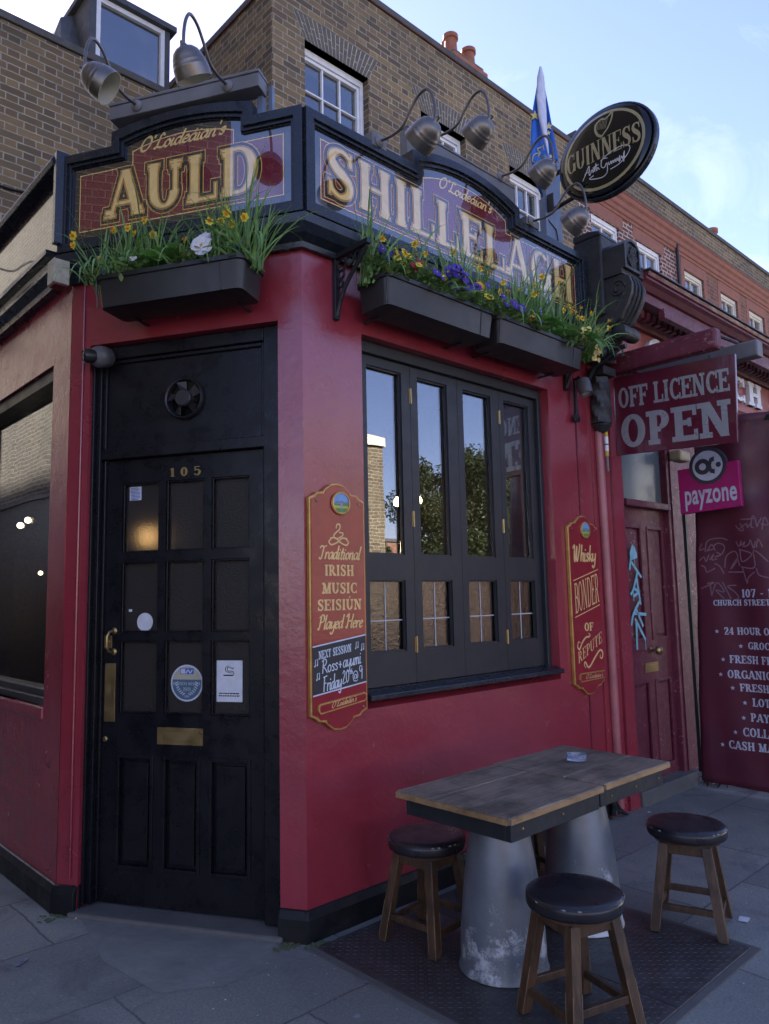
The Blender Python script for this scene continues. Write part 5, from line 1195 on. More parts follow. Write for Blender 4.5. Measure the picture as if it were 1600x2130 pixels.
def refine(P):          # keep flat letter strokes on the domed face
    u0, u1 = min(p[0] for p in P), max(p[0] for p in P)
    a, b, c, d = P; o = []; m = 5 if max(u1-u0, max(p[1] for p in P)-min(p[1] for p in P)) > .04 else 2
    g = lambda s, r: tuple((a[q]*(1-s)+b[q]*s)*(1-r)+(d[q]*(1-s)+c[q]*s)*r for q in (0, 1))
    for i in range(m):
        for j in range(m): o.append([g(i/m, j/m), g((i+1)/m, j/m), g((i+1)/m, (j+1)/m), g(i/m, (j+1)/m)])
    return o
for i, f_ in enumerate(tb.f):
    for q in refine([tuple(tb.v[x])[:2] for x in f_]): ondome(k, q, 0, .0012+i*.000004)
# harp
def dl(pts, hw, mat, kk=5, lift=.0014):
    q = smooth_path(pts, kk)
    for i, p in enumerate(ribbon([(a.x, a.y) for a in q], hw, hw*.4)): ondome(k, p, mat, lift+i*.000004)
hx, hy = cu+.02, cv+.145
dl([(hx-.055, hy+.045), (hx-.06, hy+.01), (hx-.045, hy-.035), (hx-.015, hy-.062)], .008, 0); dl([(hx-.055, hy+.045), (hx-.02, hy+.062), (hx+.01, hy+.05), (hx+.035, hy+.06), (hx+.062, hy+.085)], .006, 0)
dl([(hx+.062, hy+.085), (hx+.055, hy+.03), (hx+.03, hy-.02), (hx-.015, hy-.062)], .0055, 0)
for i in range(7): s = (i+1)/8; dl([(hx-.055+s*.1, hy+.047+s*.02), (hx-.052+s*.07, hy+.0-s*.02)], .0012, 0, 1)
k.build('gold_print', M['ovalgold'], t, fix=False)
k = MB(OX); sb = MB(OX); script(sb, 'Arthur ', cu-.16, cu-.04, cv-.135, .055, 0, broad=.12, thin=.1, slant=.35) if False else None
sx, sy = cu-.15, cv-.125
for pts in ([(0, -.02), (.03, .02), (.055, .055), (.05, .0), (.06, -.005)], [(.02, .015), (.06, .022)], [(.06, .0), (.075, .022), (.08, .0), (.09, .035), (.092, .0), (.105, .05), (.105, .0), (.115, .018), (.125, .0)], [(.08, .03), (.12, .035)],
            [(.185, .05), (.15, .055), (.14, .015), (.16, -.002), (.18, .02), (.175, -.04), (.13, -.055), (.05, -.03), (.08, -.02)], [(.19, .02), (.195, .0), (.208, .02), (.21, .0), (.222, .018), (.225, .0), (.236, .02), (.24, .0), (.25, .02), (.255, .0), (.268, .03), (.262, -.01), (.28, .02), (.285, .0), (.30, .045), (.29, -.02)],
            [(.14, .05), (.2, .075), (.29, .085), (.335, .06), (.32, .02), (.26, -.02), (.2, -.03)]):
    dl([(sx+a, sy+b) for a, b in pts], .0028, 0, 4)
k.build('signature', M['ovalwht'], t, fix=False)
k = MB(OX); 
for p, q in (((-.02, 4.06, -.01), (.17, 4.075, 0)), ((-.02, 4.30, -.01), (.13, 4.31, 0))): k.tube([p, q], .015, 8)
k.build('arm', M['iron'], t, smooth=50)
t = thing('mounting_post', 'slate blue metal post carrying the oval sign', 'post', FF, (2.15, 3.72, -.05))
k = MB(FF); k.box(2.10, 2.28, 3.45, 4.45, -.06, -.03); k.box(2.07, 2.0995, 3.45, 4.12, -.07, -.02); k.build('plate', M['post'], t, bevel=.003)
k = MB(FF); k.box(2.09, 2.10, 4.02, 4.14, -.02, .03); k.tube([(2.10, 3.98, -.028), (2.20, 3.93, -.025), (2.27, 3.60, -.025)], .004, 5); k.build('bracket', M['iron'], t)
fl = thing('furled_flag', 'furled blue flag with yellow stars and a white fold', 'flag', FF, (2.2, 4.0, -.14))
def flagsheet(k, pts_top, rows_, mat):    # rows of polylines joined into cloth
    n = len(rows_[0]); P = [p for r_ in rows_ for p in r_]
    k._a(P, [(i*n+j, i*n+j+1, (i+1)*n+j+1, (i+1)*n+j) for i in range(len(rows_)-1) for j in range(n-1)], mat)
def fp(x, y, w_): q = FF.px(x, y, w_); return (q.x, q.y, q.z)
def rowf(y, x0, x1, amp, n=13, ph=0): return [fp(x0+(x1-x0)*i/(n-1), y, -.14+amp*math.sin(i/(n-1)*7+ph)) for i in range(n)]
k = MB(FF); flagsheet(k, None, [rowf(140, 1123, 1126, .0), rowf(180, 1117, 1133, .015), rowf(225, 1109, 1142, .02, ph=.3), rowf(270, 1105, 1150, .025, ph=.5), rowf(320, 1104, 1160, .03, ph=.7), rowf(370, 1108, 1166, .03, ph=.9), rowf(410, 1128, 1167, .025, ph=1)], 0)
k.build('cloth', M['blue'], fl, smooth=180, solid=.004)
k = MB(FF); rw = lambda y, x0, x1: [fp(x0+(x1-x0)*i/6, y, -.095+.02*math.sin(i/6*3.14)) for i in range(7)]
flagsheet(k, None, [rw(138, 1123, 1126), rw(160, 1118, 1132), rw(200, 1116, 1135), rw(240, 1120, 1137), rw(275, 1127, 1138), rw(310, 1137, 1141), rw(325, 1140, 1142)], 0); k.build('white_fold', M['flagw'], fl, smooth=180, solid=.004)
k = MB(FF)
def star5(x, y, r, w_): 
    P = [fp(x+r*(1 if i % 2 == 0 else .42)*math.sin(2*math.pi*i/10), y-r*(1 if i % 2 == 0 else .42)*math.cos(2*math.pi*i/10), w_) for i in range(10)]; k._a(P, [tuple(range(10))])
star5(1113, 240, 11, -.108); star5(1142, 262, 9, -.108); star5(1141, 276, 6, -.107); star5(1146, 325, 5, -.105)
for pts in ([(1122, 318), (1111, 322), (1108, 335), (1116, 338)], [(1127, 306), (1118, 310), (1124, 318), (1119, 326)], [(1136, 300), (1130, 304), (1132, 312)]):
    q = [Vector(fp(x, y, -.104)) for x, y in pts]; q = smooth_path([tuple(a) for a in q], 4); k.tube(q, .004, 4)
k._a([fp(1160, 380, -.105), fp(1167, 378, -.105), fp(1168, 405, -.105), fp(1161, 407, -.105)], [(0, 1, 2, 3)])
k.build('print', M['flagy'], fl, fix=False)

# ------------------------------------------------------------------ hanging off licence board and its beam
OX = FX(2.75)
t = thing('hanging_board', 'maroon hanging board reading off licence open in silver letters', 'sign', OX, (.45, 2.38, 0))
k = MB(OX); k._a([(a, b, c) for c in (-.012, .012) for a, b in ((.032, 2.41), (.862, 2.37), (.885, 2.936), (.04, 2.972))], [(0, 1, 2, 3), (7, 6, 5, 4), (0, 4, 5, 1), (1, 5, 6, 2), (2, 6, 7, 3), (3, 7, 4, 0)]); k.build('board', M['offred'], t, bevel=.003)
til = lambda u, v: (u, v-.046*(u-.04))
k = MB(OX); text(k, 'OFF LICENCE', 'slab', .068, .838, 2.742, 2.890, .0125, warp=til, gap=.07); text(k, 'OPEN', 'fat', .075, .830, 2.455, 2.690, .0125, warp=til, gap=.10); k.build('lettering', M['offletter'], t, fix=False)
OB = Frame((2.75, 0, 0), (0, 1, 0))
k = MB(OB); text(k, 'OFF LICENCE', 'slab', -.838, -.068, 2.712, 2.855, .0125, gap=.07); text(k, 'OPEN', 'fat', -.83, -.075, 2.43, 2.66, .0125, gap=.10); k.build('lettering', M['fascw'], t, fix=False)
for u in (.17, .72): k = MB(OX); k.tube([(u, 2.99-.03*u, 0), (u, 2.955-.046*u, 0)], .006, 6); k.build('hook', M['iron'], t)
t = thing('sign_beam', 'dark red square beam carrying the hanging board', 'beam', FX(2.72), (.4, 3.0, 0))
k = MB(FX(2.72)); k.box(-.02, .80, 2.985, 3.125, -.05, .045); k.build('beam', M['redold'], t, bevel=.02)
t = thing('sign_beam', 'grey weathered beam behind the red one over the hanging board', 'beam', FX(3.05), (.5, 3.0, 0))
k = MB(FX(3.05)); k.box(-.02, .93, 2.97, 3.08, -.05, .05); k.build('beam', M['beam'], t, bevel=.012)
k = MB(FX(2.9)); k.tube([(.76, 3.10, .16), (.80, 3.09, -.12)], .012, 6); k.tube([(.10, 3.0, .15), (.16, 2.96, .0), (.28, 2.99, .05), (.1, 3.02, -.1)], .006, 5); k.build('tie_rod', M['iron'], t)

# ------------------------------------------------------------------ neighbouring shop
shop = thing('off_licence_shop', 'maroon shop front with dentil cornice and white fascia letters', 'shop', FF, (4, 0, 0))
k = MB(FF); k.sheet(2.798, 3.612, 0, 3.05, 0, [(2.83, 3.60, .001, 2.62)], .09); k.box(3.66, 20, 0, 2.75, -.5, -.2); k.build('wall', M['redold'], shop)
k = MB(FF); k.box(3.6125, 3.72, 0, 2.9, -.19, -.06); k.build('gap_shade_fill', M['soil'], shop)  # solid dark box painting in the shade of the gap beside the door
k = MB(FF); k.box(2.66, 20, 3.051, 3.40, -.2, .10); k.build('fascia', M['salmon'], shop)
cp = [(.1005, 3.37), (.14, 3.37), (.145, 3.40), (.17, 3.405), (.175, 3.455), (.31, 3.46), (.31, 3.525), (.33, 3.53), (.36, 3.56), (.385, 3.575), (.385, 3.59), (.40, 3.595), (.41, 3.618), (-.3, 3.66), (-.3, 3.37)]
k = MB(FF); k.prof_u(cp, 2.63, 20); k.build('cornice', M['maroon'], shop)
u = 2.68
while u < 10.4:
    k = MB(FF); k.prof_u([(.1005, 3.475), (.16, 3.48), (.165, 3.545), (.1005, 3.5595)] if False else [(.1705, 3.40), (.215, 3.405), (.225, 3.4545), (.1755, 3.4545)], u, u+.05); u += .085; k.build('dentil', M['maroon'], shop)
k = MB(FF); k.box(2.95, 20, 3.385, 3.455, .30, .345); k.build('gutter_board', M['redold'], shop, bevel=.004)
u = 3.09
for c_ in 'CHURCH S':
    if c_ != ' ': k = MB(FF); text(k, c_, 'fat', u, u+GL[c_][0]*.313, 3.125, 3.345, .135, depth=.034); k.build('fascia_letter', M['fascw'], shop, fix=False)
    u += (GL[c_][0]+.30)*.313
k = MB(FF); k.prof_u([(-.28, 3.668), (.425, 3.623), (.425, 3.633), (-.28, 3.68)], 2.62, 20); k.build('lead_flashing', M['slate'], shop)
# shop door
DWs = -.055
k = MB(FF); k.box(2.83, 2.878, .08, 2.62, -.09, -.01); k.box(3.552, 3.60, .08, 2.62, -.09, -.01); k.box(2.8785, 3.5515, 2.07, 2.12, -.09, .012); k.box(2.8785, 3.5515, 2.58, 2.62, -.09, -.01); sdf = k.build('door_frame', M['redold'], shop, bevel=.005)
k = MB(FF); k.box(2.8785, 3.5515, 2.12, 2.58, -.07, -.064); k.build('transom_pane', frosted('reeded_transom_glass', (.16, .19, .19), .15, .25, 60, .6), shop)
k = MB(FF); k.box(2.80, 3.66, -.05, .10, -.12, .05); k.build('door_step', M['stone'], shop, bevel=.012)
pn = [(2.93, 3.165, 1.10, 1.93), (3.265, 3.50, 1.10, 1.93), (2.93, 3.165, .18, .80), (3.265, 3.50, .18, .80)]
k = MB(FF); k.sheet(2.88, 3.55, .105, 2.068, DWs, pn, .018)
for a, c, d, e in pn:
    k.sheet(a, c, d, e, DWs-.018, [(a+.03, c-.03, d+.03, e-.03)], 0); k.prism([(a+.03, d+.03), (c-.03, d+.03), (c-.03, e-.03), (a+.03, e-.03)], DWs-.0179, DWs-.008)
    for q in ((a-.008, a+.012, d-.008, e+.008), (c-.012, c+.008, d-.008, e+.008), (a+.0121, c-.0121, d-.008, d+.012), (a+.0121, c-.0121, e-.012, e+.008)): k.box(*q, DWs-.012, DWs+.007)
sdoor = k.build('door', M['redold'], shop, bevel=.003)
k = MB(FF); k.lathe([(.020, 0), (.022, .004), (.010, .010), (.010, .04), (.028, .052), (.034, .068), (.026, .084), (.002, .09)], (3.215, 1.02, DWs), (0, 0, 1), 18); k.lathe([(.014, 0), (.014, .006)], (3.52, 1.42, DWs), (0, 0, 1), 12); k.build('door_knob', M['brass'], sdoor, smooth=50)
k = MB(FF); k.box(3.12, 3.31, .862, .93, DWs+.001, DWs+.006); k.box(3.15, 3.28, .878, .914, DWs+.0061, DWs+.009); k.build('letterbox', M['brass'], sdoor, bevel=.0015)
zz = DWs+.0075
k = MB(FF)
def tg(px, hw=.011):
    q = [FF.px(x, y, zz) for x, y in px]; pline(k, [(a.x, a.y) for a in q], hw, zz+.0002, k=4 if len(q) > 2 else 0)
for s in ([(1316, 1136), (1324, 1156), (1312, 1162)], [(1314, 1150), (1310, 1184)], [(1313, 1168), (1334, 1200)], [(1326, 1192), (1318, 1226), (1313, 1236)], [(1320, 1224), (1328, 1232), (1318, 1240)], [(1324, 1200), (1333, 1256)], [(1330, 1252), (1318, 1278), (1314, 1300)], [(1320, 1276), (1344, 1278)], [(1324, 1268), (1338, 1302)], [(1322, 1288), (1343, 1330)], [(1324, 1296), (1326, 1350)]): tg(s)
for x, y0, y1 in ((1326, 1300, 1345), (1343, 1325, 1352), (1320, 1162, 1178), (1318, 1232, 1250)): tg([(x, y0), (x+1, y1)], .003)
k.poly([(a.x, a.y) for a in [FF.px(x, y, zz) for x, y in ((1315, 1132), (1321, 1140), (1326, 1160), (1312, 1166), (1310, 1150))]], zz+.0003)
k.build('spray_tag', M['cyan'], sdoor, fix=False)
k = MB(FF); p = FF.px(1413, 950, .05); k.box(p.x-.08, p.x+.10, p.y-.04, p.y+.045, .0, .10); ab = k.build('bulkhead_light', M['boxy'], bevel=.018); tag(ab, 'yellowed plastic bulkhead light over the shop door', 'light')

# magenta projecting sign
PX_ = FX(3.38); t = thing('projecting_sign', 'small magenta projecting sign with a round white logo on a dark ring', 'sign', PX_, (.4, 2.02, 0))
k = MB(PX_); k._a([(a, b, c) for c in (-.03, .012) for a, b in ((.172, 2.015), (.614, 2.033), (.610, 2.362), (.166, 2.35))], [(0, 1, 2, 3), (7, 6, 5, 4), (0, 4, 5, 1), (1, 5, 6, 2), (2, 6, 7, 3), (3, 7, 4, 0)]); k.build('board', M['pink'], t, bevel=.003)
cx, cy = .395, 2.352; k = MB(PX_); k.prism([(cx+.135*math.cos(R(q)), cy+.135*math.sin(R(q))) for q in range(0, 360, 9)], -.025, .016); k.build('roundel', M['grey'], t)
k = MB(PX_); disc(k, cx, cy, .110, .0166, 0, 40); ringp(k, cx-.035, cy-.004, .042, .042, .0165, .0172, 1, n=32)
k.poly([(cx-.015, cy+.045), (cx+.012, cy+.03), (cx+.02, cy+.052), (cx+.052, cy+.062), (cx+.052, cy+.03), (cx+.032, cy+.02), (cx+.03, cy-.024), (cx+.052, cy-.034), (cx+.052, cy-.066), (cx+.02, cy-.056), (cx+.008, cy-.038), (cx-.015, cy-.05)][0:12], .0175, 1); disc(k, cx-.035, cy-.004, .0255, .0179, 0); disc(k, cx+.046, cy-.002, .018, .0179, 0); disc(k, cx+.08, cy-.002, .019, .0181, 1)
u = .215
sans(k, 'payzone', .212, .588, 2.085, .112, .0126, 0)
k.build('print', [M['ltgrey'], M['grey']], t, fix=False)
# vinyl sheet closing the stall
BX = FX(3.58); t = thing('vinyl_banner', 'tall maroon vinyl sheet with white list of shop goods and scratched graffiti', 'banner', BX, (.6, .06, 0))
ban = lambda u, v: .012*math.sin(v*2.1+.6)+.010*math.sin(u*9+v*1.4)+.05*math.exp(-((u-.09)/.05)**2)*-.6+.045*math.sin(u*11.0-v*4.2)*max(0, (v-1.8)/.9)+.016*math.sin(u*6+v*5.5)*max(0, (2.1-abs(v-2.05)*6)/2.1)+.008*math.sin(u*17+v*2.3)+.006*math.sin(v*13-u*7)
nu, nv = 40, 60; k = MB(BX); ul = lambda v: .098 + .085*(v-.05)/2.2 if v > 2.0 else .098+.075*(v-.05)/2.0; P = []
for j in range(nv+1):
    v = .052+(2.735-.052)*j/nv
    for i in range(nu+1): u = ul(v)+(1.35-ul(v))*i/nu; P.append((u, v-.02*u, ban(u, v)))
k._a(P, [(j*(nu+1)+i, j*(nu+1)+i+1, (j+1)*(nu+1)+i+1, (j+1)*(nu+1)+i) for j in range(nv) for i in range(nu)]); k.build('sheet', M['vinyl'], t, smooth=180, solid=.002)
def drape(src, name, mat):
    o = MB(BX)
    for f_ in src.f:
        vs = [src.v[i] for i in f_]; o._a([(p.x, p.y, ban(p.x, p.y)+.003+p.z) for p in vs], [tuple(range(len(vs)))])
    return o.build(name, mat, t, fix=False)
k = MB(BX)
def bp(px, py): q = BX.px(px, py, .01); return q.x, q.y
def bt(s, px, py0, py1, perpx, font='bold'):     # text whose first letter starts at a pixel; width from cap height
    u, v0 = bp(px, py1); _, v1 = bp(px, py0); n = sum(GL[c][0] for c in s)+.1*(len(s)-1); text(k, s, font, u, u+n*(v1-v0)*perpx, v0, v1, 0)
bt('107 - 109', 1542, 1226, 1243, .86); bt('CHURCH STREET', 1483, 1248, 1260, .80)
for s, px, py0, py1, star in (('24 HOUR OFF LICENCE', 1506, 1305, 1320, 1491), ('GROCERIES', 1555, 1336, 1351, 1539), ('FRESH FRUIT', 1518, 1363, 1379, 1504), ('ORGANIC FOODS', 1515, 1393, 1410, 1500), ('FRESH BREAD', 1540, 1422, 1438, 1525), ('LOTTERY', 1565, 1453, 1470, 1549), ('PAYPOINT', 1562, 1484, 1501, 1547), ('COLLECT', 1547, 1513, 1531, 1531), ('CASH MACHINE', 1518, 1539, 1556, 1504)):
    bt(s, px, py0, py1, .80); u, v = bp(star, (py0+py1)/2+1); P = [(u+.017*(1 if i % 2 == 0 else .42)*math.sin(math.pi*i/5), v+.017*(1 if i % 2 == 0 else .42)*math.cos(math.pi*i/5)) for i in range(10)]; k.poly(P, 0)
drape(k, 'white_lettering', M['ltgrey'])
k = MB(BX)
def gz(px, py): return bp(1400+px/5.07, 900+py/5.07)
for s in ([(720, 915), (860, 905), (840, 880), (830, 990), (850, 1000)], [(660, 980), (700, 1030)], [(710, 960), (750, 1030), (700, 1020), (780, 960), (790, 1000), (830, 950)], [(870, 910), (890, 990), (900, 960), (930, 900)], [(940, 1020), (960, 890), (1000, 970), (930, 960)],
          [(290, 1170), (270, 1240), (320, 1220)], [(330, 1250), (350, 1140), (480, 1110), (560, 1130)], [(360, 1240), (420, 1220), (390, 1180), (350, 1250)], [(430, 1240), (420, 1190), (470, 1165), (530, 1200), (500, 1280), (450, 1260)], [(270, 1350), (320, 1310), (340, 1360), (370, 1290)], [(380, 1340), (420, 1280), (400, 1340), (450, 1330)], [(470, 1300), (430, 1310), (490, 1290)],
          [(660, 1150), (690, 1200), (720, 1140), (710, 1190), (760, 1150), (740, 1200), (800, 1180), (820, 1130), (850, 1220), (870, 1150)], [(880, 1210), (900, 1120), (940, 1200)], [(290, 1400), (330, 1420), (350, 1470), (430, 1430)], [(430, 1380), (480, 1410), (520, 1485)], [(530, 1420), (550, 1300), (640, 1250), (670, 1330), (590, 1440), (660, 1330), (690, 1400)],
          [(700, 1230), (720, 1360), (830, 1280), (690, 1230)], [(710, 1415), (860, 1420), (850, 1240), (1000, 1360)], [(720, 1420), (760, 1540), (780, 1590), (790, 1530), (860, 1470)], [(570, 1470), (730, 1470)], [(880, 1430), (910, 1500), (1010, 1530)],
          [(285, 1645), (420, 1580), (350, 1590)], [(380, 1600), (400, 1720)], [(400, 1710), (450, 1580), (530, 1680), (440, 1660), (530, 1750)], [(510, 1580), (600, 1750)], [(650, 1610), (560, 1620), (640, 1680), (685, 1740), (640, 1765)]):
    pline(k, [gz(*p) for p in s], .0045, 0, k=4)
drape(k, 'scratched_graffiti', M['tag'])
k = MB(BX); k.box(.10, 1.3, 2.66, 2.70, -.04, -.01); k.box(.06, .085, .1, 2.3, -.07, -.045); k.build('support_pole', M['cable'], t)
# ------------------------------------------------------------------ upper buildings behind the pub
FU = Frame((0, 3.2, 0), (1, 0, 0))       # street wall of the terrace
def sash(fr, par, u0, u1, v0, v1, cols_=3, rows_=2, mat='white', w_=-.09, rv=2):
    fw_ = .045; k = MB(fr)
    k.box(u0, u0+fw_, v0, v1, w_-.08, w_); k.box(u1-fw_, u1, v0, v1, w_-.08, w_); k.box(u0+fw_+.0005, u1-fw_-.0005, v1-.075, v1, w_-.08, w_); k.box(u0+fw_+.0005, u1-fw_-.0005, v0, v0+.05, w_-.08, w_)
    a, c, d, e = u0+fw_, u1-fw_, v0+.05, v1-.075; m = (d+e)/2
    k.box(a+.0005, a+.035, d+.0005, e-.0005, w_-.07, w_-.022); k.box(c-.035, c-.0005, d+.0005, e-.0005, w_-.07, w_-.022)
    k.box(a+.0355, c-.0355, e-.04, e-.0005, w_-.07, w_-.022); k.box(a+.0355, c-.0355, m-.02, m+.02, w_-.07, w_-.022); k.box(a+.0355, c-.0355, d+.0005, d+.06, w_-.07, w_-.022)
    for z0, z1 in ((d+.0605, m-.0205), (m+.0205, e-.0405)):
        for i in range(1, cols_): x = a+.0355+(c-a-.071)*i/cols_; k.box(x-.010, x+.010, z0, z1, w_-.06, w_-.028)
        for j in range(1, rows_):
            z = z0+(z1-z0)*j/rows_
            for i in range(cols_):
                x0_ = a+.0355+(c-a-.071)*i/cols_+.0105; x1_ = a+.0355+(c-a-.071)*(i+1)/cols_-.0105; k.box(x0_, x1_, z-.009, z+.009, w_-.06, w_-.028)
    f = k.build('window', M[mat], par, bevel=.003)
    k = MB(fr); k.box(a+.03, c-.03, d+.05, e-.03, w_-.064, w_-.061); k.build('pane', M['upglass'], f)
    k = MB(fr); k.box(u0+.01, u1-.01, v0+.01, v1-.01, w_-.32, w_-.30); k.build('blind', M['dark'], f)
    k = MB(fr); k.box(c-.20, c-.05, d+.06, e-.04, w_-.12, w_-.10); k.build('curtain', M['cream'], f)
    return f
def flat_arch(par, fr, u0, u1, v0, v1, sk_, n=19, mat='archbrick', thick=.004):
    k = MB(fr); m = MB(fr); g = .012
    m.prism([(u0, v0), (u1, v0), (u1+sk_, v1), (u0-sk_, v1)], -.10, .0015)
    for i in range(n):
        a0, a1 = i/n, (i+1)/n; q = lambda s, t: ((u0-sk_*t)+(u1-u0+2*sk_*t)*s, v0+(v1-v0)*t)
        e = g/2/(u1-u0); sp = .5+.25*((i % 2)*2-1)*.5
        for t0, t1 in ((.0, sp-.02), (sp+.02, 1.0)): k.prism([q(a0+e, t0), q(a1-e, t0), q(a1-e, t1), q(a0+e, t1)], -.09, thick+random.uniform(0, .003))
    f = m.build('arch', M['mort'], par); k.build('brickwork', M[mat], f, bevel=.002)
h1 = thing('brick_house', 'sooty stock brick house with white sash windows behind the pub sign', 'house', FU, (4.9, 3.2, 0))
wn_ = [(2.47, 3.388), (4.255, 5.10), (6.03, 6.90)]
k = MB(FU); k.sheet(2.05, 7.78, 3.0, 8.40, 0, [(a, c, 5.75, 7.41) for a, c in wn_], .12)
k.build('wall', M['stock'], h1)
FR = Frame((2.05, 0, 0), (0, -1, 0))
k = MB(FR); k.sheet(-9.0, -3.2, 3.0, 7.84, 0); k.build('wall', M['stock'], h1)
k = MB(FU); k.box(2.06, 7.78, 3.0, 3.05, -6, -.2); k.box(2.3, 7.78, 8.3, 8.36, -6, -.01); k.build('roof', M['slate'], h1)
k = MB(FU); k.box(2.3, 7.78, 8.401, 8.425, -.30, .03, 0); k.box(2.3, 7.78, 8.4255, 8.50, -.30, .02, 1); k.build('coping', [M['tile'], M['coping']], h1, bevel=.004)
k = MB(FR); k.box(-9, -3.2, 7.841, 7.865, -.25, .025, 0); k.box(-9, -3.2, 7.8655, 7.93, -.25, .015, 1); k.build('coping', [M['tile'], M['coping']], h1, bevel=.004)
for a, c in wn_:
    flat_arch(h1, FU, a, c, 7.41, 7.70, .155); sash(FU, h1, a+.004, c-.004, 5.75, 7.405)
ch = Frame((0, 5.0, 0), (1, 0, 0))
k = MB(ch); k.box(7.05, 7.85, 8.0, 10.62, -.9, 0); k.box(7.0, 7.9, 10.62, 10.70, -.95, .05, 1); k.box(7.05, 7.85, 10.701, 10.80, -.9, 0)
k.box(7.86, 8.3, 8.0, 10.2, -.9, -.1); k.box(7.86, 8.33, 10.201, 10.27, -.93, -.05, 1)
chm = k.build('chimney', [M['stock2'], M['terra']], h1, bevel=.01)
for u, w_, s in ((7.20, -.2, .9), (7.42, -.45, 1.15), (7.68, -.2, .85)):
    k = MB(ch); k.lathe([(.13, 10.80), (.12, 10.85), (.105, 10.80+.36*s), (.135, 10.80+.37*s), (.135, 10.80+.45*s), (.11, 10.80+.45*s), (.09, 10.80+.1)], (u, 0, w_), (0, 1, 0), 18); k.build('chimney_pot', M['terra'], chm, smooth=40)
for nm, lab, x0, x1, ws, wm, bk in (('brick_house', 'red brick house with white jointed piers next to the stock brick house', 7.784, 11.06, [(8.13, 9.0), (9.59, 10.46)], 'white', 'paintbrick'),
                                    ('brick_house', 'red brick house with cream window frames at the far end of the terrace', 11.064, 24, [(11.37, 12.21), (12.99, 13.83), (14.43, 15.31), (16.0, 16.85), (17.5, 18.35)], 'cream', 'redbrick')):
    t = thing(nm, lab, 'house', FU, ((x0+x1)/2, 3.2, 0))
    k = MB(FU); k.sheet(x0, x1, 3.0, 7.70, 0, [(a, c, 5.75, 7.49) for a, c in ws], .12); k.build('wall', M[bk], t)
    k = MB(FU); k.prof_u([(.0005, 7.70), (.02, 7.70), (.025, 7.75), (.05, 7.76), (.055, 7.83), (.085, 7.85), (.09, 7.93), (.13, 7.96), (.14, 8.03), (.16, 8.04), (.16, 8.07), (.0005, 8.10)], x0, x1); k.build('cornice', M['archred'], t)
    k = MB(FU); k.box(x0, x1, 8.06, 8.075, -.2, .17); k.build('weathering', M['slate'], t)
    k = MB(FU); k.sheet(x0, x1, 7.70, 8.62, -.01); k.build('parapet', M['stock2'], t)
    k = MB(FU); k.box(x0, x1, 8.6205, 8.70, -.3, .02); k.build('coping', M['coping'], t, bevel=.006)
    k = MB(FU); k.box(x0, x1, 8.4, 8.5, -6, -.05); k.build('roof', M['slate'], t)
    for a, c in ws:
        k = MB(FU); k.box(a-.12, c+.12, 7.492, 7.70, -.1, .006); k.build('lintel', M['archred'], t)
        if bk == 'redbrick': 
            k = MB(FU); k.box(a-.14, a-.0005, 5.75, 7.491, -.1, .005); k.box(c+.0005, c+.14, 5.75, 7.491, -.1, .005); k.build('jamb_bricks', M['archred'], t)
        sash(FU, t, a+.004, c-.004, 5.75, 7.487, 2, 1, wm, w_=-.04)
    if bk == 'redbrick':
        c2 = MB(FU); c2.box(17.0, 18.0, 8.4, 10.6, -2.6, -1.8); cc = c2.build('chimney', M['stock2'], t)
        k = MB(FU); k.lathe([(.16, 10.60), (.13, 11.0), (.17, 11.02), (.17, 11.12), (.12, 11.12)], (17.65, 0, -1.95), (0, 1, 0), 16); k.build('chimney_pot', M['terra'], cc, smooth=40)
    else:
        k = MB(FU); k.tube([(x1-.03, 3.2, .05), (x1-.03, 8.0, .05)], .03, 8); k.build('drainpipe', M['iron'], t, smooth=60)
# rear wing facing the street over the pub roof
FB = Frame((0, 4.4, 0), (1, 0, 0))
wg = thing('rear_wing', 'stock brick wing with a dormer behind the AULD sign', 'house', FB, (.7, 3.0, 0))
k = MB(FB); k.sheet(-.64, 2.046, 3.0, 6.93, 0, [(.70, 1.62, 4.2, 5.62)], .12); k.build('wall', M['stock2'], wg)
k = MB(Frame((-.64, 0, 0), (0, -1, 0))); k.sheet(-9, -4.4, 0, 6.93, 0); k.build('wall', M['stock2'], wg)
flat_arch(wg, FB, .70, 1.62, 5.62, 5.93, .16); sash(FB, wg, .704, 1.616, 4.2, 5.615)
k = MB(FB); k.box(-.70, 2.045, 6.931, 7.01, -.32, .03); k.build('coping', M['coping'], wg, bevel=.008)
k = MB(FB); k.box(-.6, 2.045, 6.80, 6.90, -4.5, -.05); k._a([(1.70, 6.9, -.36), (2.045, 6.9, -.36), (2.045, 7.75, -.9), (1.70, 7.75, -.9), (1.70, 6.9, -1.4), (2.045, 6.9, -1.4)], [(0, 1, 2, 3), (0, 3, 4), (3, 2, 5, 4), (1, 5, 2)]); k.build('roof', M['slate'], wg)
k = MB(FB); du0, du1, db, dt = .76, 1.69, 6.90, 8.0; W0 = -.33
k.box(du0, du0+.075, db, dt, -1.9, W0); k.box(du1-.06, du1, db, dt, -1.9, W0); k.box(du0+.0755, du1-.0605, db, 7.24, W0-.1, W0-.005); k.box(du0-.05, du1+.06, dt, dt+.07, -2, W0+.05)
k._a([(.50, 6.9, -.34), (du0-.001, 6.9, -.34), (du0-.001, 8.0, -.8), (.62, 7.9, -.8), (.50, 6.9, -2), (du0-.001, 8.0, -2)], [(0, 1, 2, 3), (0, 3, 4), (3, 2, 5, 4)])
dm = k.build('dormer', M['slate'], wg, bevel=.006)
k = MB(FB); a, c, d, e = du0+.076, du1-.061, 7.241, dt-.001
for q in ((a, a+.05, d, e), (c-.05, c, d, e), (a+.0501, c-.0501, d, d+.05), (a+.0501, c-.0501, e-.06, e)): k.box(*q, W0-.08, W0-.01)
dw = k.build('window', M['white'], dm, bevel=.004)
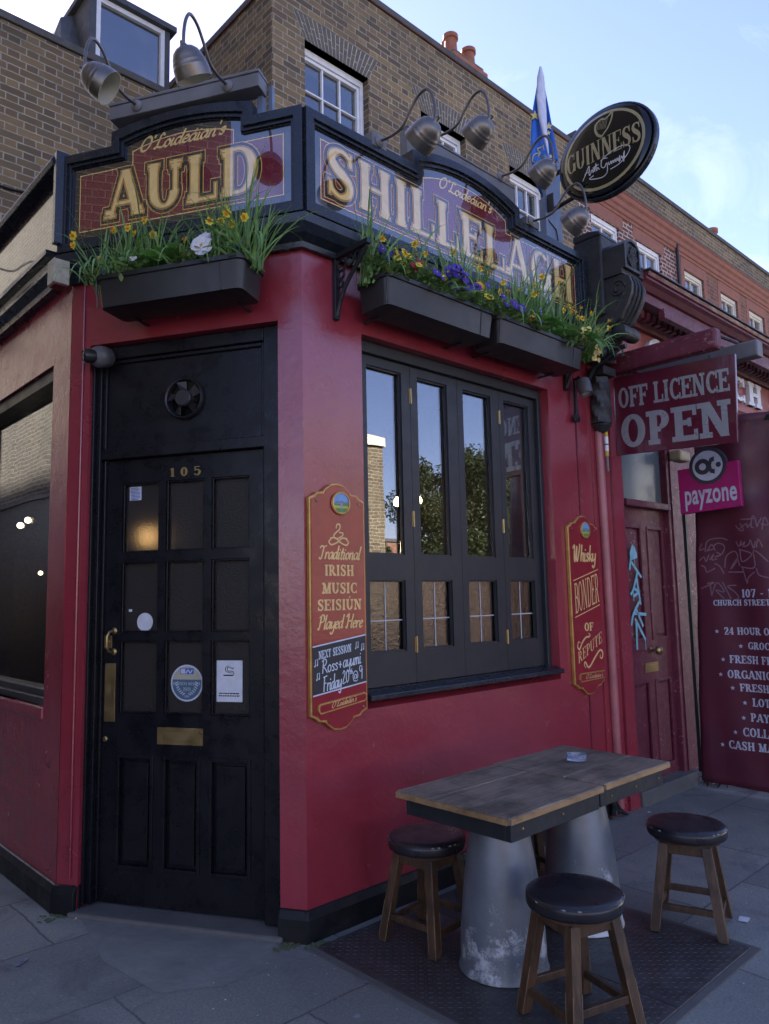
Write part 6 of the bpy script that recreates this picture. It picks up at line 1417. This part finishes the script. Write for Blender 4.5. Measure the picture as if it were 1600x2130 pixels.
k = MB(FB); k.box(a+.045, c-.045, d+.045, e-.055, W0-.055, W0-.05); k.build('pane', M['upglass'], dw)
k = MB(FB); k.box(a, c, d, e, W0-.5, W0-.48); k.build('blind', M['dark'], dw)
k = MB(FB); P = [FB.px(-20, 383, .02), FB.px(0, 386, .02), FB.px(20, 393, .02), FB.px(60, 402, .02), FB.px(110, 413, .02), FB.px(200, 440, .02)]; k.tube([tuple(p) for p in P], .011, 6); o = k.build('wall_cable', M['cable'], smooth=60); tag(o, 'black cable sagging across the stock brick wing', 'cable')

# ------------------------------------------------------------------ what stands across the two streets (seen in the glass)
t = thing('street_building', 'tall pale stock brick building across the side street', 'building', WF, (-4.5, 6, 0))
E1 = Frame((-3.6, 0, 0), (0, 1, 0))
hl = [(u, u+1.0, v, v+1.7) for u in (3.5, 7.0, 17.5) for v in (1.0, 4.6)]
k = MB(E1); k.sheet(5.5, 40, -.12, 14, 0, hl[2:], .14); k.build('wall', M['sunbrick'], t)
k = MB(E1); k.sheet(EDGE_Y, 5.499, -.12, 14, 0, hl[:2], .14); k.build('wall', M['dimbrick'], t)  # near end in the dimmed brick, so the door sign mirrors less light
k = MB(Frame((0, EDGE_Y, 0), (1, 0, 0))); k.sheet(-14, -3.6, -.12, 14, 0); k.build('wall', M['sunbrick'], t)
k = MB(E1); k.box(EDGE_Y-.05, 40, 14, 14.12, -.4, .05); k.build('coping', M['coping'], t)
k = MB(E1); k.box(EDGE_Y+.2, 40, 13.7, 13.8, -9, -.1); k.build('roof', M['slate'], t)
k = MB(E1); k.sheet(EDGE_Y, 40, -.12, 3.3, .03, [h for h in hl if h[2] < 3], .03); k.box(EDGE_Y, 40, 3.3, 3.36, .001, .07); k.build('bounce_cut_base', M['blacksk'], t)  # added dark base, cuts bounce light and reflection on the pub side wall
for h in hl: sash(E1, t, h[0]+.004, h[1]-.004, h[2], h[3]-.005, 3, 2)
t = thing('brick_pier', 'yellow brick stair tower with a pale cap across the street', 'tower', WF, (7.1, -10, 0))
k = MB(); k.box(6.3, 9.12, -10.9, -9.0, -.12, 4.78); k.build('shaft', M['sunbrick'], t)
k = MB(); k.box(6.25, 9.17, -10.95, -8.95, 4.781, 4.98); k.build('cap', M['cream'], t)
for nm, lab, x0, x1, y0, h, m in (('street_building', 'low red brick building across the main street', 20, 34, -24, 4.2, 'redbrick'), ('street_building', 'stock brick terrace across the main street behind the camera', -30, -9.5, -24, 9.0, 'stock2'), ('street_building', 'pale stuccoed shop row far along the main street', 36, 70, -20, 9.5, 'cream')):
    t = thing(nm, lab, 'building', WF, ((x0+x1)/2, y0, 0)); fr = Frame((0, y0, 0), (-1, 0, 0)); hh = [(-x1+1.2+i*2.6, -x1+2.2+i*2.6, v, v+1.6) for i in range(int((x1-x0-1)/2.6)) for v in ([1.0] if h < 5 else [1.0, 4.0, 6.8])]
    k = MB(fr); k.sheet(-x1, -x0, -.12, h, 0, hh, .14); k.build('wall', M[m], t)
    k = MB(fr); k.box(-x1, -x0, h, h+.15, -9, .08); k.build('roof', M['slate'], t)
    for h_ in hh: sash(fr, t, h_[0]+.004, h_[1]-.004, h_[2], h_[3]-.005, 2, 1)
t = thing('street_building', 'unseen stock brick building added to shade the wall across the side street', 'building', WF, (2, 20, 0))  # added light blocker, height set for the shadow edge on the wall opposite
k = MB(Frame((-.66, 0, 0), (0, -1, 0))); hh = [(-20-i*3, -19-i*3, v, v+1.7) for i in range(8) for v in (1.2, 4.6, 8.0)]; k.sheet(-45, -17, 0, 11.9, 0, hh, .12); k.box(-45, -17, 11.901, 12.05, -5, .05); k.build('wall', M['stock2'], t)
gw = MB(Frame((-.66, 0, 0), (0, -1, 0))); gw.box(-16.99, -9.02, 0, 2.6, -.23, 0); tag(gw.build('yard_wall', M['stock2']), 'long stock brick yard wall beyond the rear wing', 'wall')
for h in hh: sash(Frame((-.66, 0, 0), (0, -1, 0)), t, h[0]+.004, h[1]-.004, h[2], h[3]-.005, 2, 1)
def tree(x, y, H, rad, lab, n=5200, sd_=1):
    rnd = random.Random(sd_); t = thing('street_tree', lab, 'tree', WF, (x, y, -.1)); k = MB(); k.tube([(x, y, -.12), (x+.05, y, H*.3), (x-.05, y+.1, H*.55), (x, y, H*.85)], [.2, .15, .1, .03], 8)
    cl = []
    for i in range(26):
        a = rnd.uniform(0, 6.28); r = rad*rnd.uniform(.2, .85); z = H*.62+rnd.uniform(-1, 1)*H*.30; s = math.sqrt(max(.15, 1-((z-H*.62)/(H*.42))**2)); c = (x+math.cos(a)*r*s, y+math.sin(a)*r*s, z); cl.append((c, rad*rnd.uniform(.22, .42))); k.tube([(x, y, H*.4), tuple(Vector(c)*.5+Vector((x, y, H*.5))*.5), c], [.07, .045, .015], 5)
    k.build('trunk', M['bark'], t, smooth=60); k = MB()
    for i in range(int(n*3.6)):
        c, s = rnd.choice(cl); d = Vector((rnd.gauss(0, 1), rnd.gauss(0, 1), rnd.gauss(0, .8))); d = d.normalized()*s*rnd.random()**.45; p = Vector(c)+d
        e1 = Vector((rnd.uniform(-1, 1), rnd.uniform(-1, 1), rnd.uniform(-1, 1))).normalized(); e2 = e1.orthogonal().normalized(); q = rnd.uniform(.035, .07)
        k._a([p-e1*q, p+e2*q*.6, p+e1*q, p-e2*q*.6], [(0, 1, 2, 3)])
    k.build('crown', M['treeleaf'], t, fix=False)
tree(16.7, -14, 6.5, 2.3, 'round dark tree across the main street', 6500, 1); tree(19.2, -14.5, 6.2, 2.4, 'tree across the street next to the round dark one', 6500, 2); tree(14.2, -15, 3.1, 1.3, 'smaller tree beside the brick tower', 4200, 3); tree(22, -16, 6.2, 2.6, 'farthest tree across the main street', 5000, 4)

# ------------------------------------------------------------------ cellar plate
t = thing('tread_plate', 'rusty steel tread plate let into the pavement under the table', 'steel plate', WF, (.6, -.7, 0))
k = MB(); k.box(-.015, .585, -1.35, -.085, .002, .012); k.box(.589, 1.215, -1.35, -.085, .002, .012)
k.build('sheet', M['steel'], t, bevel=.002)
k = MB(); p = .0235; i = 0
for ix in range(int(1.22/p)):
    for iy in range(int(1.25/p)):
        x, y = -.005+p*(ix+.5), -1.34+p*(iy+.5)
        if abs(x-.587) < .012 or x > 1.205: continue
        a = R(45) if (ix+iy) % 2 else R(-45); L_, W_ = .0095, .0032; e1 = Vector((math.cos(a), math.sin(a), 0)); e2 = Vector((-e1.y, e1.x, 0)); c = Vector((x, y, .0121))
        k._a([c-e1*L_, c-e2*W_, c+e1*L_, c+e2*W_, c-e1*L_*.5+Vector((0, 0, .0014)), c+e1*L_*.5+Vector((0, 0, .0014))], [(0, 1, 4), (1, 5, 4), (1, 2, 5), (2, 3, 5), (3, 4, 5), (3, 0, 4)])
k.build('raised_pattern', M['steel'], t, fix=False)
k = MB(); k.box(-.045, -.016, -1.38, -.055, .001, .007); k.box(1.216, 1.245, -1.38, -.055, .001, .007); k.box(-.0155, 1.2155, -1.38, -1.351, .001, .007); k.build('frame', M['stone'], t)

# ------------------------------------------------------------------ table
ZT = .682
t = thing('pub_table', 'weathered plank table in two halves on two upturned metal cones', 'table', WF, (.67, -.74, 0))
x0, xm, x1, ya, yb = .098, .715, 1.275, -1.025, -.46
for i, (a, c, dz) in enumerate(((x0, xm-.003, 0), (xm+.003, x1, .004))):
    k = MB(); n = 3
    for j in range(n):
        y0, y1 = ya+(yb-ya)*j/n, ya+(yb-ya)*(j+1)/n; k.box(a+random.uniform(-.003, .003), c, y0+.0012, y1-.0012, ZT-.026+dz, ZT+dz+random.uniform(-.001, .001))
    k.build('top', M['top'], t, bevel=.005)
    k = MB(); r = .001; k.box(a+.006, c-.006, ya-.0035, ya+.0008, ZT-.025+dz, ZT-.004+dz); 
    if i == 0: k.box(a-.0065, a-.0035, ya+.005, yb-.005, ZT-.025, ZT-.005)
    else: k.box(c+.0003, c+.003, ya+.005, yb-.005, ZT-.025+dz, ZT-.004+dz)
    k.build('worn_edge', M['edge'], t, bevel=.001)
    k = MB(); f0, f1 = a+.035, c-(.035 if i else .004); zz0, zz1 = ZT-.095+dz, ZT-.0265+dz
    if i: f0 = a+.0
    k.box(f0, f1, ya+.022, ya+.044, zz0, zz1); k.box(f0, f1, yb-.044, yb-.022, zz0, zz1); k.box(f0, f0+.022, ya+.0445, yb-.0445, zz0, zz1); k.box(f1-.022, f1, ya+.0445, yb-.0445, zz0, zz1)
    k.build('apron', M['bluetop'], t, bevel=.003)
    k = MB(); cx = .400 if i == 0 else .962; cy = -.735; zt = ZT-.10
    k.lathe([(.172, .0), (.175, .004), (.168, .03), (.164, .14), (.152, .27), (.136, .40), (.118, .51), (.104, zt-.01), (.100, zt), (.001, zt)], (cx, cy, .013), (0, 0, 1), 48, cap=False); k.build('pedestal', M['galv'], t, smooth=50)
k = MB()
for x in (.2, .45, .8, 1.0, 1.2): k.lathe([(.006, 0), (.005, .003), (.001, .004)], (x, ya+.0218, ZT-.06), (0, -1, 0), 8)
k.build('screw', M['brass'], t)
at_ = thing('glass_ashtray', 'round clear glass ashtray on the far half of the table', 'ashtray', WF, (1.013, -.707, ZT+.005))
k = MB(); c = (1.013, -.707, ZT+.0055); k.lathe([(.001, 0), (.040, 0), (.046, .004), (.047, .026), (.044, .029), (.040, .027), (.037, .010), (.001, .008)], c, (0, 0, 1), 32, cap=False); k.build('bowl', M['ashglass'], at_, smooth=45)

# ------------------------------------------------------------------ stools
def stool():
    t = thing('bar_stool', '', 'stool', WF, (0, 0, 0), 'low round stools around the table')
    k = MB(); k.lathe([(.001, .370), (.156, .370), (.163, .374), (.166, .384), (.1665, .402), (.165, .4105), (.1625, .4125), (.1605, .4160), (.155, .4205), (.13, .4235), (.07, .426), (.001, .427)], (0, 0, 0), (0, 0, 1), 44, cap=False); s = k.build('seat', M['vinylseat'], t, smooth=50)
    k = MB(); k.tube([(.163*math.cos(R(q)), .163*math.sin(R(q)), .4125) for q in range(0, 361, 10)], .0022, 6, cap=False)
    rnd = random.Random(4)
    s2 = MB()
    for q in range(0, 360, 9):
        if rnd.random() < .3: s2.tube([(.1645*math.cos(R(q+d)), .1645*math.sin(R(q+d)), .4115) for d in (0, 2, 4)], .0024, 5)
    k.build('seam', M['vinylseat'], s, smooth=60); s2.build('worn_seam', M['worn'], s, smooth=60)
    k = MB(); k.lathe([(.001, .355), (.140, .355), (.143, .3715), (.001, .3715)], (0, 0, 0), (0, 0, 1), 30, cap=False); k.build('seat_board', M['legw'], t, smooth=30)
    rb, rt, th = .190, .120, .019
    pos = []
    for i in range(4):
        q = R(90*i); d = Vector((math.cos(q), math.sin(q), 0)); p = Vector((-d.y, d.x, 0)); pos.append(d)
        e1, e2 = (d+p).normalized(), (d-p).normalized(); A = []
        for r, z, s in ((rb, 0, th), (rt, .3545, th*1.05)):
            c = d*r+Vector((0, 0, z)); A += [c+(e1*a+e2*b)*s for a, b in ((1, 1), (-1, 1), (-1, -1), (1, -1))]
        k = MB(); k._a(A, [(0, 3, 2, 1), (4, 5, 6, 7), (0, 1, 5, 4), (1, 2, 6, 5), (2, 3, 7, 6), (3, 0, 4, 7)]); lg = k.build('leg', M['legw'], t, bevel=.003)
        k = MB()
        for j in (0, 1, 3): k.tube([A[j].lerp(A[4+j], .04)+(A[j]-d*rb).normalized()*-.0012, A[j].lerp(A[4+j], .45)+(A[j]-d*rb).normalized()*-.0010], [.0009, .0012], 5)
        k.build('worn_arris', M['legedge'], lg)
    def rail(i, z, h, tt):
        a, b = pos[i], pos[(i+1) % 4]; r = rb+(rt-rb)*z/.3545; pa, pb_ = a*r, b*r; dd = (pb_-pa).normalized(); nn = Vector((-dd.y, dd.x, 0)); pa = pa+dd*.016; pb_ = pb_-dd*.016
        A = [c+nn*s*tt+Vector((0, 0, zz)) for c in (pa, pb_) for s, zz in ((1, z-h), (-1, z-h), (-1, z+h), (1, z+h))]
        k = MB(); k._a(A, [(0, 1, 2, 3), (7, 6, 5, 4), (0, 4, 5, 1), (1, 5, 6, 2), (2, 6, 7, 3), (3, 7, 4, 0)]); return k
    for i in range(4):
        rail(i, .098 if i % 2 else .075, .013, .009).build('stretcher', M['legw'], t, bevel=.002)
        rail(i, .330, .02, .009).build('apron_rail', M['legw'], t, bevel=.002)
    return t
st0 = stool()
for i, (x, y, a, lab, z) in enumerate(((.368, -.362, -129, 'round black stool between the table and the wall, nearest the door', .0145), (.277, -1.153, -62, 'round black stool in front of the table, nearest the camera', .0145), (1.262, -1.088, -116, 'round black stool at the far right of the table, near the road', .0145), (1.14, -.33, -70, 'black stool half hidden behind the metal cones of the table', .0145))):
    Mx = Matrix.Translation((x, y, z)) @ Matrix.Rotation(R(a), 4, 'Z')
    if i == 0: st0.matrix_world = Mx; st0['label'] = lab; TM[st0] = Mx
    else: copy_thing(st0, Mx, lab)

# ------------------------------------------------------------------ litter
rnd = random.Random(11)
for px, py, lab in ((152, 1916, 'orange tipped cigarette end by the left foot of the door frame'),):
    c = G(px, py); k = MB(); k.tube([(c.x, c.y, .0045), (c.x+.012, c.y+.006, .0045)], .004, 8); k.tube([(c.x+.0121, c.y+.006, .0045), (c.x+.025, c.y+.012, .0045)], .004, 8, 1); tag(k.build('cigarette_end', [plain('filter_tip', (.42, .22, .09), .7), M['paper']], smooth=60), lab, 'cigarette end')
def scrap(px, py, sx_, sy_, a, lab, m):
    c = G(px, py); k = MB(); ca, sa = math.cos(a), math.sin(a); P = [(c.x+ca*u-sa*v, c.y+sa*u+ca*v, .003+abs(rnd.gauss(0, .002))) for u, v in ((-sx_, -sy_), (0, -sy_*1.1), (sx_, -sy_), (sx_*.9, sy_), (0, sy_), (-sx_, sy_*.9))]; k._a(P, [(0, 1, 4, 5), (1, 2, 3, 4)]); tag(k.build('paper_scrap', M[m], solid=.0008), lab, 'litter')
scrap(45, 2003, .034, .012, .7, 'pale crumpled wrapper on the pavement left of the doorway', 'post'); scrap(763, 2043, .014, .010, .3, 'small blue wrapper at the corner of the tread plate', 'post'); scrap(1548, 1914, .03, .02, .2, 'white paper scrap by the far right stool', 'paper'); scrap(1350, 1690, .014, .008, 1., 'yellowish scrap by the shop door step', 'paper')
k = MB(); c = G(1485, 1632)
for i in range(90):
    p = Vector((c.x+rnd.gauss(0, .06), c.y+rnd.gauss(0, .05), .012+rnd.random()*.05)); d = Vector((rnd.uniform(-1, 1), rnd.uniform(-1, 1), rnd.uniform(-.5, 1))).normalized(); s = rnd.uniform(.012, .03); e = d.orthogonal().normalized(); k._a([p-d*s, p+e*s*.5, p+d*s, p-e*s*.5], [(0, 1, 2, 3)], rnd.choice((0, 0, 1)))
tag(k.build('leaf_litter', [plain('dead_leaf', (.12, .07, .035), .8), plain('pale_litter', (.3, .29, .27), .7)], fix=False), kind='stuff')
k = MB(); P = [G(*q) for q in ((1296, 1688), (1300, 1690), (1306, 1694))]
for i in range(5): k.tube(smooth_path([(2.40+rnd.uniform(-.03, .05), -.05+rnd.uniform(-.02, .02), .03), (2.42+rnd.uniform(-.03, .05), -.06, .10+rnd.uniform(-.04, .06)), (2.48+rnd.uniform(-.02, .04), -.05, .05), (2.54, -.06+rnd.uniform(-.02, .02), .015)], 5), .009, 6)
tag(k.build('loose_cable', M['cable'], smooth=60), 'tangle of loose black cable at the foot of the pilaster', 'cable')
# stray chippings and gum
k = MB()
for i in range(420):
    x, y = rnd.uniform(-1.6, 4), rnd.uniform(-2.3, .0)
    if -.05 < x < 1.25 and y > -1.4: continue
    if (x+y*-.586) < -.0 and y > -.0: continue
    s = rnd.uniform(.0015, .004); k.ball((x, y, .001), s, 5, 0, (1, 1, .5))
tag(k.build('grit', M['ltgrey']), kind='stuff')
